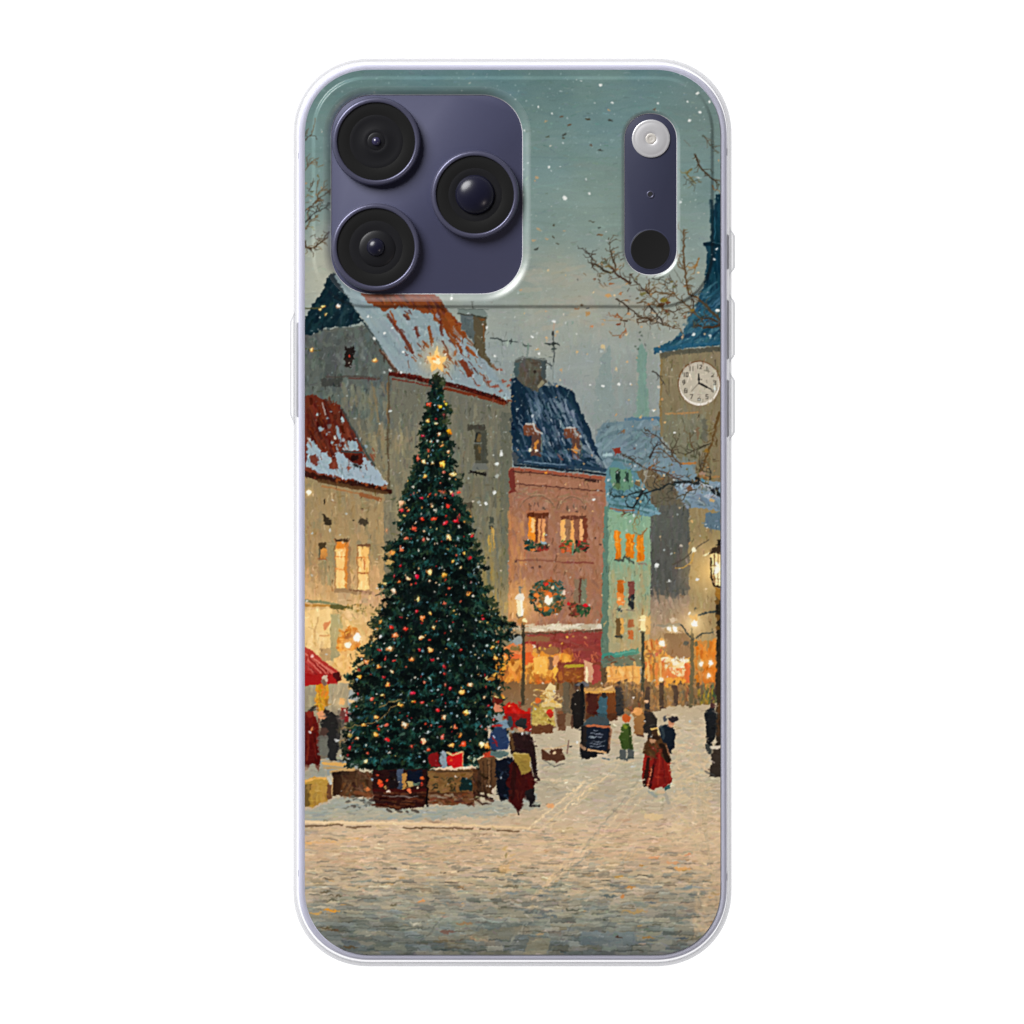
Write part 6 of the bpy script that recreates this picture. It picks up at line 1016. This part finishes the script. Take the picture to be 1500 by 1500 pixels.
def printed_panel():
    x0, x1, y0, y1 = 445, 1057, 101, 1400
    xs = np.arange(x0, x1 + 1, dtype=np.float64); ys = np.arange(y0, y1 + 1, dtype=np.float64)
    X, Y = np.meshgrid(xs, ys)
    PAN = (PCX, PCY, PHX, PHY, PR)
    for q, sgn in ((PAN, 1), (HOLE, -1), (PILL, -1)):              # pull the nearest vertices onto the cut edges
        for _ in range(2):
            s = sdf(X, Y, q); e = .05
            gx = (sdf(X + e, Y, q) - sdf(X - e, Y, q)) / (2 * e); gy = (sdf(X, Y + e, q) - sdf(X, Y - e, q)) / (2 * e)
            near = np.abs(s) < .72
            X = np.where(near, X - s * gx, X); Y = np.where(near, Y - s * gy, Y)
    val = np.maximum(np.maximum(sdf(X, Y, PAN), -sdf(X, Y, HOLE)), -sdf(X, Y, PILL))
    ok = val < .05
    h, w = X.shape
    Q = ok[:-1, :-1] & ok[1:, :-1] & ok[:-1, 1:] & ok[1:, 1:]
    idx = np.arange(h * w).reshape(h, w)
    quads = np.stack([idx[1:, :-1][Q], idx[1:, 1:][Q], idx[:-1, 1:][Q], idx[:-1, :-1][Q]], 1)
    used, inv = np.unique(quads, return_inverse=True); quads = inv.reshape(quads.shape)
    xf = X.ravel()[used]; yf = Y.ravel()[used]
    zf = Z_BACK + relief(xf, yf)
    co = np.stack([(xf - 750) * K, (750 - yf) * K, zf], 1).astype(np.float32)
    me = bpy.data.meshes.new('printed_panel')
    nv, nf = len(co), len(quads)
    me.vertices.add(nv); me.vertices.foreach_set('co', co.ravel())
    me.loops.add(nf * 4); me.loops.foreach_set('vertex_index', quads.astype(np.int32).ravel())
    me.polygons.add(nf); me.polygons.foreach_set('loop_start', np.arange(0, nf * 4, 4, dtype=np.int32))
    me.update(calc_edges=True)
    me.polygons.foreach_set('use_smooth', np.ones(nf, bool))
    fx = np.clip(xf - X0 - .0, 0, CW - 1.001); fy = np.clip(yf - Y0, 0, CH - 1.001)
    ix = fx.astype(int); iy = fy.astype(int); tx = (fx - ix)[:, None]; ty = (fy - iy)[:, None]
    ink = (ART[iy, ix] * (1 - tx) + ART[iy, ix + 1] * tx) * (1 - ty) + (ART[iy + 1, ix] * (1 - tx) + ART[iy + 1, ix + 1] * tx) * ty
    at = me.color_attributes.new('ink', 'FLOAT_COLOR', 'POINT')
    at.data.foreach_set('color', np.concatenate([ink, np.ones((nv, 1))], 1).astype(np.float32).ravel())
    me.materials.append(M_print); me.materials.append(M_edge)
    qc = quads[:, 0]
    near = (sdf(xf[qc], yf[qc], HOLE) < BEV_W - .5) | (sdf(xf[qc], yf[qc], PILL) < PBEV_W - .5)
    me.polygons.foreach_set('material_index', near.astype(np.int32))
    o = bpy.data.objects.new('printed_panel', me); col.objects.link(o); o.parent = case
    o['label'] = 'painting of a decorated Christmas tree, old houses and clock tower in snow'
    return o
printed_panel()

# clear bumper: a closed profile swept round the case
CCX, CCY, CHX, CHY, CR = 750.4, 750.3, 321.6, 666.2, 113.0
def ring_at(inset): return outline(CCX, CCY, CHX - inset, CHY - inset, CR - inset)
prof = [(17.2, Z_BACK), (12.0, Z_BACK - .00001), (8.0, Z_BACK - .00005), (5.0, Z_BACK - .00022), (2.6, Z_BACK - .0008), (.8, Z_BACK - .0019), (0.0, Z_BACK - .0036),
        (0.0, .0030), (.8, .0014), (2.6, .0004), (4.6, .0), (5.2, .0006), (5.3, .0020), (5.3, .0070), (5.2, .0092), (5.6, .0104), (7.0, .01080), (9.0, .01086), (14.0, .01088), (17.2, .01088)]
sweep('bumper', [(ring_at(i), z) for i, z in prof], M_clear, case, close=True)
# raised covers over the side buttons
def cover(side, ya, yb, out):
    """a soft capsule standing out of the bumper wall"""
    V = []; F = []; n = 22; rows = [(0.0, .0034), (out * .75, .0037), (out, .0046), (out, .0068), (out * .75, .0078), (0.0, .0081)]
    xw = CCX + side * (CHX - 2.5)
    for f, z in rows:
        for i in range(n + 1):
            t = i / n; e = min(1.0, min(t, 1 - t) * (yb - ya) / 14.0); e = e * e * (3 - 2 * e)
            V.append((PX(xw + side * ((f + 2.5) * e)), PY(ya + (yb - ya) * t), z))
    for a in range(len(rows) - 1):
        for i in range(n): F.append((a * (n + 1) + i, a * (n + 1) + i + 1, (a + 1) * (n + 1) + i + 1, (a + 1) * (n + 1) + i))
    F.append(tuple(range(n + 1))); F.append(tuple(range((len(rows) - 1) * (n + 1), len(rows) * (n + 1))))
    m_ = n + 1
    F.append(tuple(a * m_ for a in range(len(rows)))); F.append(tuple(a * m_ + n for a in range(len(rows))))
    return make('button_cover', V, F, M_clear, case)
for side, ya, yb in ((-1, 456, 622), (1, 332, 404), (1, 430, 532), (1, 544, 646)): cover(side, ya, yb, 5.2)
# walls of the two openings
def rim(q, depth, bev):
    o0 = outline(*q[:4], q[4]); o1 = outline(q[0], q[1], q[2] - 1.0, q[3] - 1.0, q[4] - 1.0)
    zt = Z_BACK + PLAT_H - bev
    return sweep('opening_rim', [(o0, zt), (o1, zt - .00006), (o1, zt - depth), (o0, zt - depth)], M_rim, case)
rim(HOLE, .00040, BEV_D); rim(PILL, .00030, PBEV_D)

# ---------------------------------------------------------------- the phone
phone = empty('smartphone', (0, 0, 0), 'deep blue smartphone with three round camera lenses, held in the printed case', 'smartphone')
def body_at(inset): return outline(PCX, PCY, PHX + 9.6 - inset, PHY + 8.0 - inset, PR + 9.0 - inset)
Z_PH = .0106
fprof = [(12.0, .0016), (3.0, .0018), (.8, .0024), (0.0, .0034), (0.0, .0096), (.5, .0102), (1.4, .0105), (3.0, .01068), (6.0, .01076), (10.4, .01078), (11.6, .0107)]
fr_ = sweep('frame', [(body_at(i), z) for i, z in fprof], M_frame, phone)
sweep('back_panel', [(body_at(11.2), Z_PH - .0001), (body_at(14.0), Z_PH)], M_blue, phone, cap=True)
sweep('front_glass', [(body_at(12.5), .0017), (body_at(14.0), .0013)], M_black, phone, cap=True)
def band(x0, x1, y0, y1):
    V = [(PX(x), PY(y), z) for x, y, z in ((x0, y0, .0030), (x1, y0, .01079), (x1, y1, .01079), (x0, y1, .0030), (x0, y0, .0099), (x0, y1, .0099))]
    return make('antenna_band', V, [(0, 4, 5, 3), (4, 1, 2, 5)], M_band, phone, smooth=False)
for x0, x1, y0, y1 in ((436.4, 446.6, 224, 232), (1065.4, 1055.2, 217, 227), (436.4, 446.6, 1275, 1284), (1065.4, 1055.2, 1280, 1290)): band(x0, x1, y0, y1)
def side_button(side, ya, yb):
    x0 = PCX + side * (PHX + 9.0); x1 = PCX + side * (PHX + 13.2)
    V = []; n = 8; R_ = 3.5
    prof_ = [(x0, .0042), (x1 - side * .8, .0044), (x1, .0050), (x1, .0068), (x1 - side * .8, .0074), (x0, .0076)]
    rows = [ya, ya + 1.5, yb - 1.5, yb]
    F = []
    for k_, y in enumerate(rows):
        for x, z in prof_:
            xx = x if 0 < k_ < 3 else x0 + (x - x0) * .55
            V.append((PX(xx), PY(y), z))
    m_ = len(prof_)
    for a in range(3):
        for i in range(m_ - 1): F.append((a * m_ + i, a * m_ + i + 1, (a + 1) * m_ + i + 1, (a + 1) * m_ + i))
    F.append(tuple(range(m_))); F.append(tuple(range(3 * m_, 4 * m_)))
    return make('side_button', V, F, M_button, phone)
for side, ya, yb in ((-1, 472, 611), (1, 343, 394), (1, 439, 526), (1, 556, 640)): side_button(side, ya, yb)

# camera plateau seen through the opening
Z_PL = Z_BACK + PLAT_H - BEV_D - .00012
def grown(q, g_): return outline(q[0], q[1], q[2] + g_, q[3] + g_, max(4, q[4] + g_))
sweep('camera_plateau', [(grown(HOLE, 2.0), Z_PL - .0005), (grown(HOLE, 1.5), Z_PL - .0001), (grown(HOLE, 0), Z_PL)], M_blue, phone, cap=True)
Z_PI = Z_BACK + PLAT_H - PBEV_D - .0001
sweep('sensor_panel', [(grown(PILL, 2.0), Z_PI - .0005), (grown(PILL, 1.5), Z_PI - .0001), (grown(PILL, 0), Z_PI)], M_pill, phone, cap=True)

H = .0019
def camera_lens(cx, cy, inner):
    base = bpy.data.objects.new('camera_lens', None); col.objects.link(base); base.parent = phone; base.location = (PX(cx), PY(cy), Z_PL); base.empty_display_size = .005
    lathe('lens_ring', [(65.2, -.0001), (64.9, .0003), (64.4, H * .72), (63.4, H * .92), (62.0, H), (59.0, H), (58.0, H * .985), (57.2, H * .93), (56.8, H * .80), (56.8, H * .6)], M_ring, base, (0, 0, 0))
    lathe('lens_cover', [(57.0, H * .78), (54.5, H * .80), (inner + 9, H * .80), (inner + 7.5, H * .77)], M_black, base, (0, 0, 0))
    return base
def barrel(base, steps): lathe('lens_barrel', [(r, H * .80 + z) for r, z in steps], M_barrel, base, (0, 0, 0))
def dome(base, r, dx, dy, z, h, name='lens_element', m=None):
    prof_ = [(r * math.cos(t), h * math.sin(t)) for t in np.linspace(0, 1.45, 12)]
    lathe(name, prof_, m or M_lens, base, (dx * K, -dy * K, H * .80 + z), 64)
l1 = camera_lens(551.2, 207.4, 30); barrel(l1, [(39, .00002), (36, .00006), (33, .00003), (19, .00003), (17, .00010), (14.5, .00004)]); dome(l1, 13.0, 0, 0, .00004, .00016, m=M_barrel); dome(l1, 6.5, 0, 0, .00015, .0007, m=M_violet)
l2 = camera_lens(695.9, 285.4, 30); barrel(l2, [(39, .00002), (33, .00008), (30, .00002)]); dome(l2, 29.0, 0, 0, .00001, .0018)
l3 = camera_lens(550.6, 362.4, 30); barrel(l3, [(39, .00002), (32, .00008), (28, .00003), (16, .00003)]); dome(l3, 27.0, 2, 2, .00003, .00045, m=M_barrel); dome(l3, 13.5, 0, 0, .00025, .0011)

fl = bpy.data.objects.new('flash', None); col.objects.link(fl); fl.parent = phone; fl.location = (PX(953.6), PY(203.2), Z_PI); fl.empty_display_size = .003
lathe('flash_lens', [(28.0, -.0001), (28.0, .00016), (26.8, .00030), (24.6, .00016), (22.5, .00030), (19.0, .00020), (16.5, .00032), (13.0, .00016), (10.5, .00028), (8.0, .00008)], M_flash, fl, (0, 0, 0))
lathe('flash_emitter', [(8.0, .00008), (5.5, .0003), (4.0, .00012), (1.5, .0002)], M_flashc, fl, (0, 0, 0), 48)
mic = bpy.data.objects.new('microphone', None); col.objects.link(mic); mic.parent = phone; mic.location = (PX(952.8), PY(285.0), Z_PI); mic.empty_display_size = .002
lathe('microphone_rim', [(5.6, .00000), (5.2, .00012), (3.4, .00004), (3.2, .00002)], M_ring, mic, (0, 0, 0), 40)
lathe('microphone_hole', [(3.9, .00002), (3.6, .00008), (3.2, .00008)], M_hole, mic, (-.5 * K, .5 * K, 0), 40)
ds = bpy.data.objects.new('depth_sensor', None); col.objects.link(ds); ds.parent = phone; ds.location = (PX(952.6), PY(365.6), Z_PI); ds.empty_display_size = .003
lathe('sensor_rim', [(30.2, .0), (29.8, .00008), (28.6, .00003)], M_pill, ds, (0, 0, 0), 80)
lathe('sensor_window', [(28.9, .00001), (28.4, .00006), (27.4, .00005)], M_black, ds, (0, 0, 0), 80)
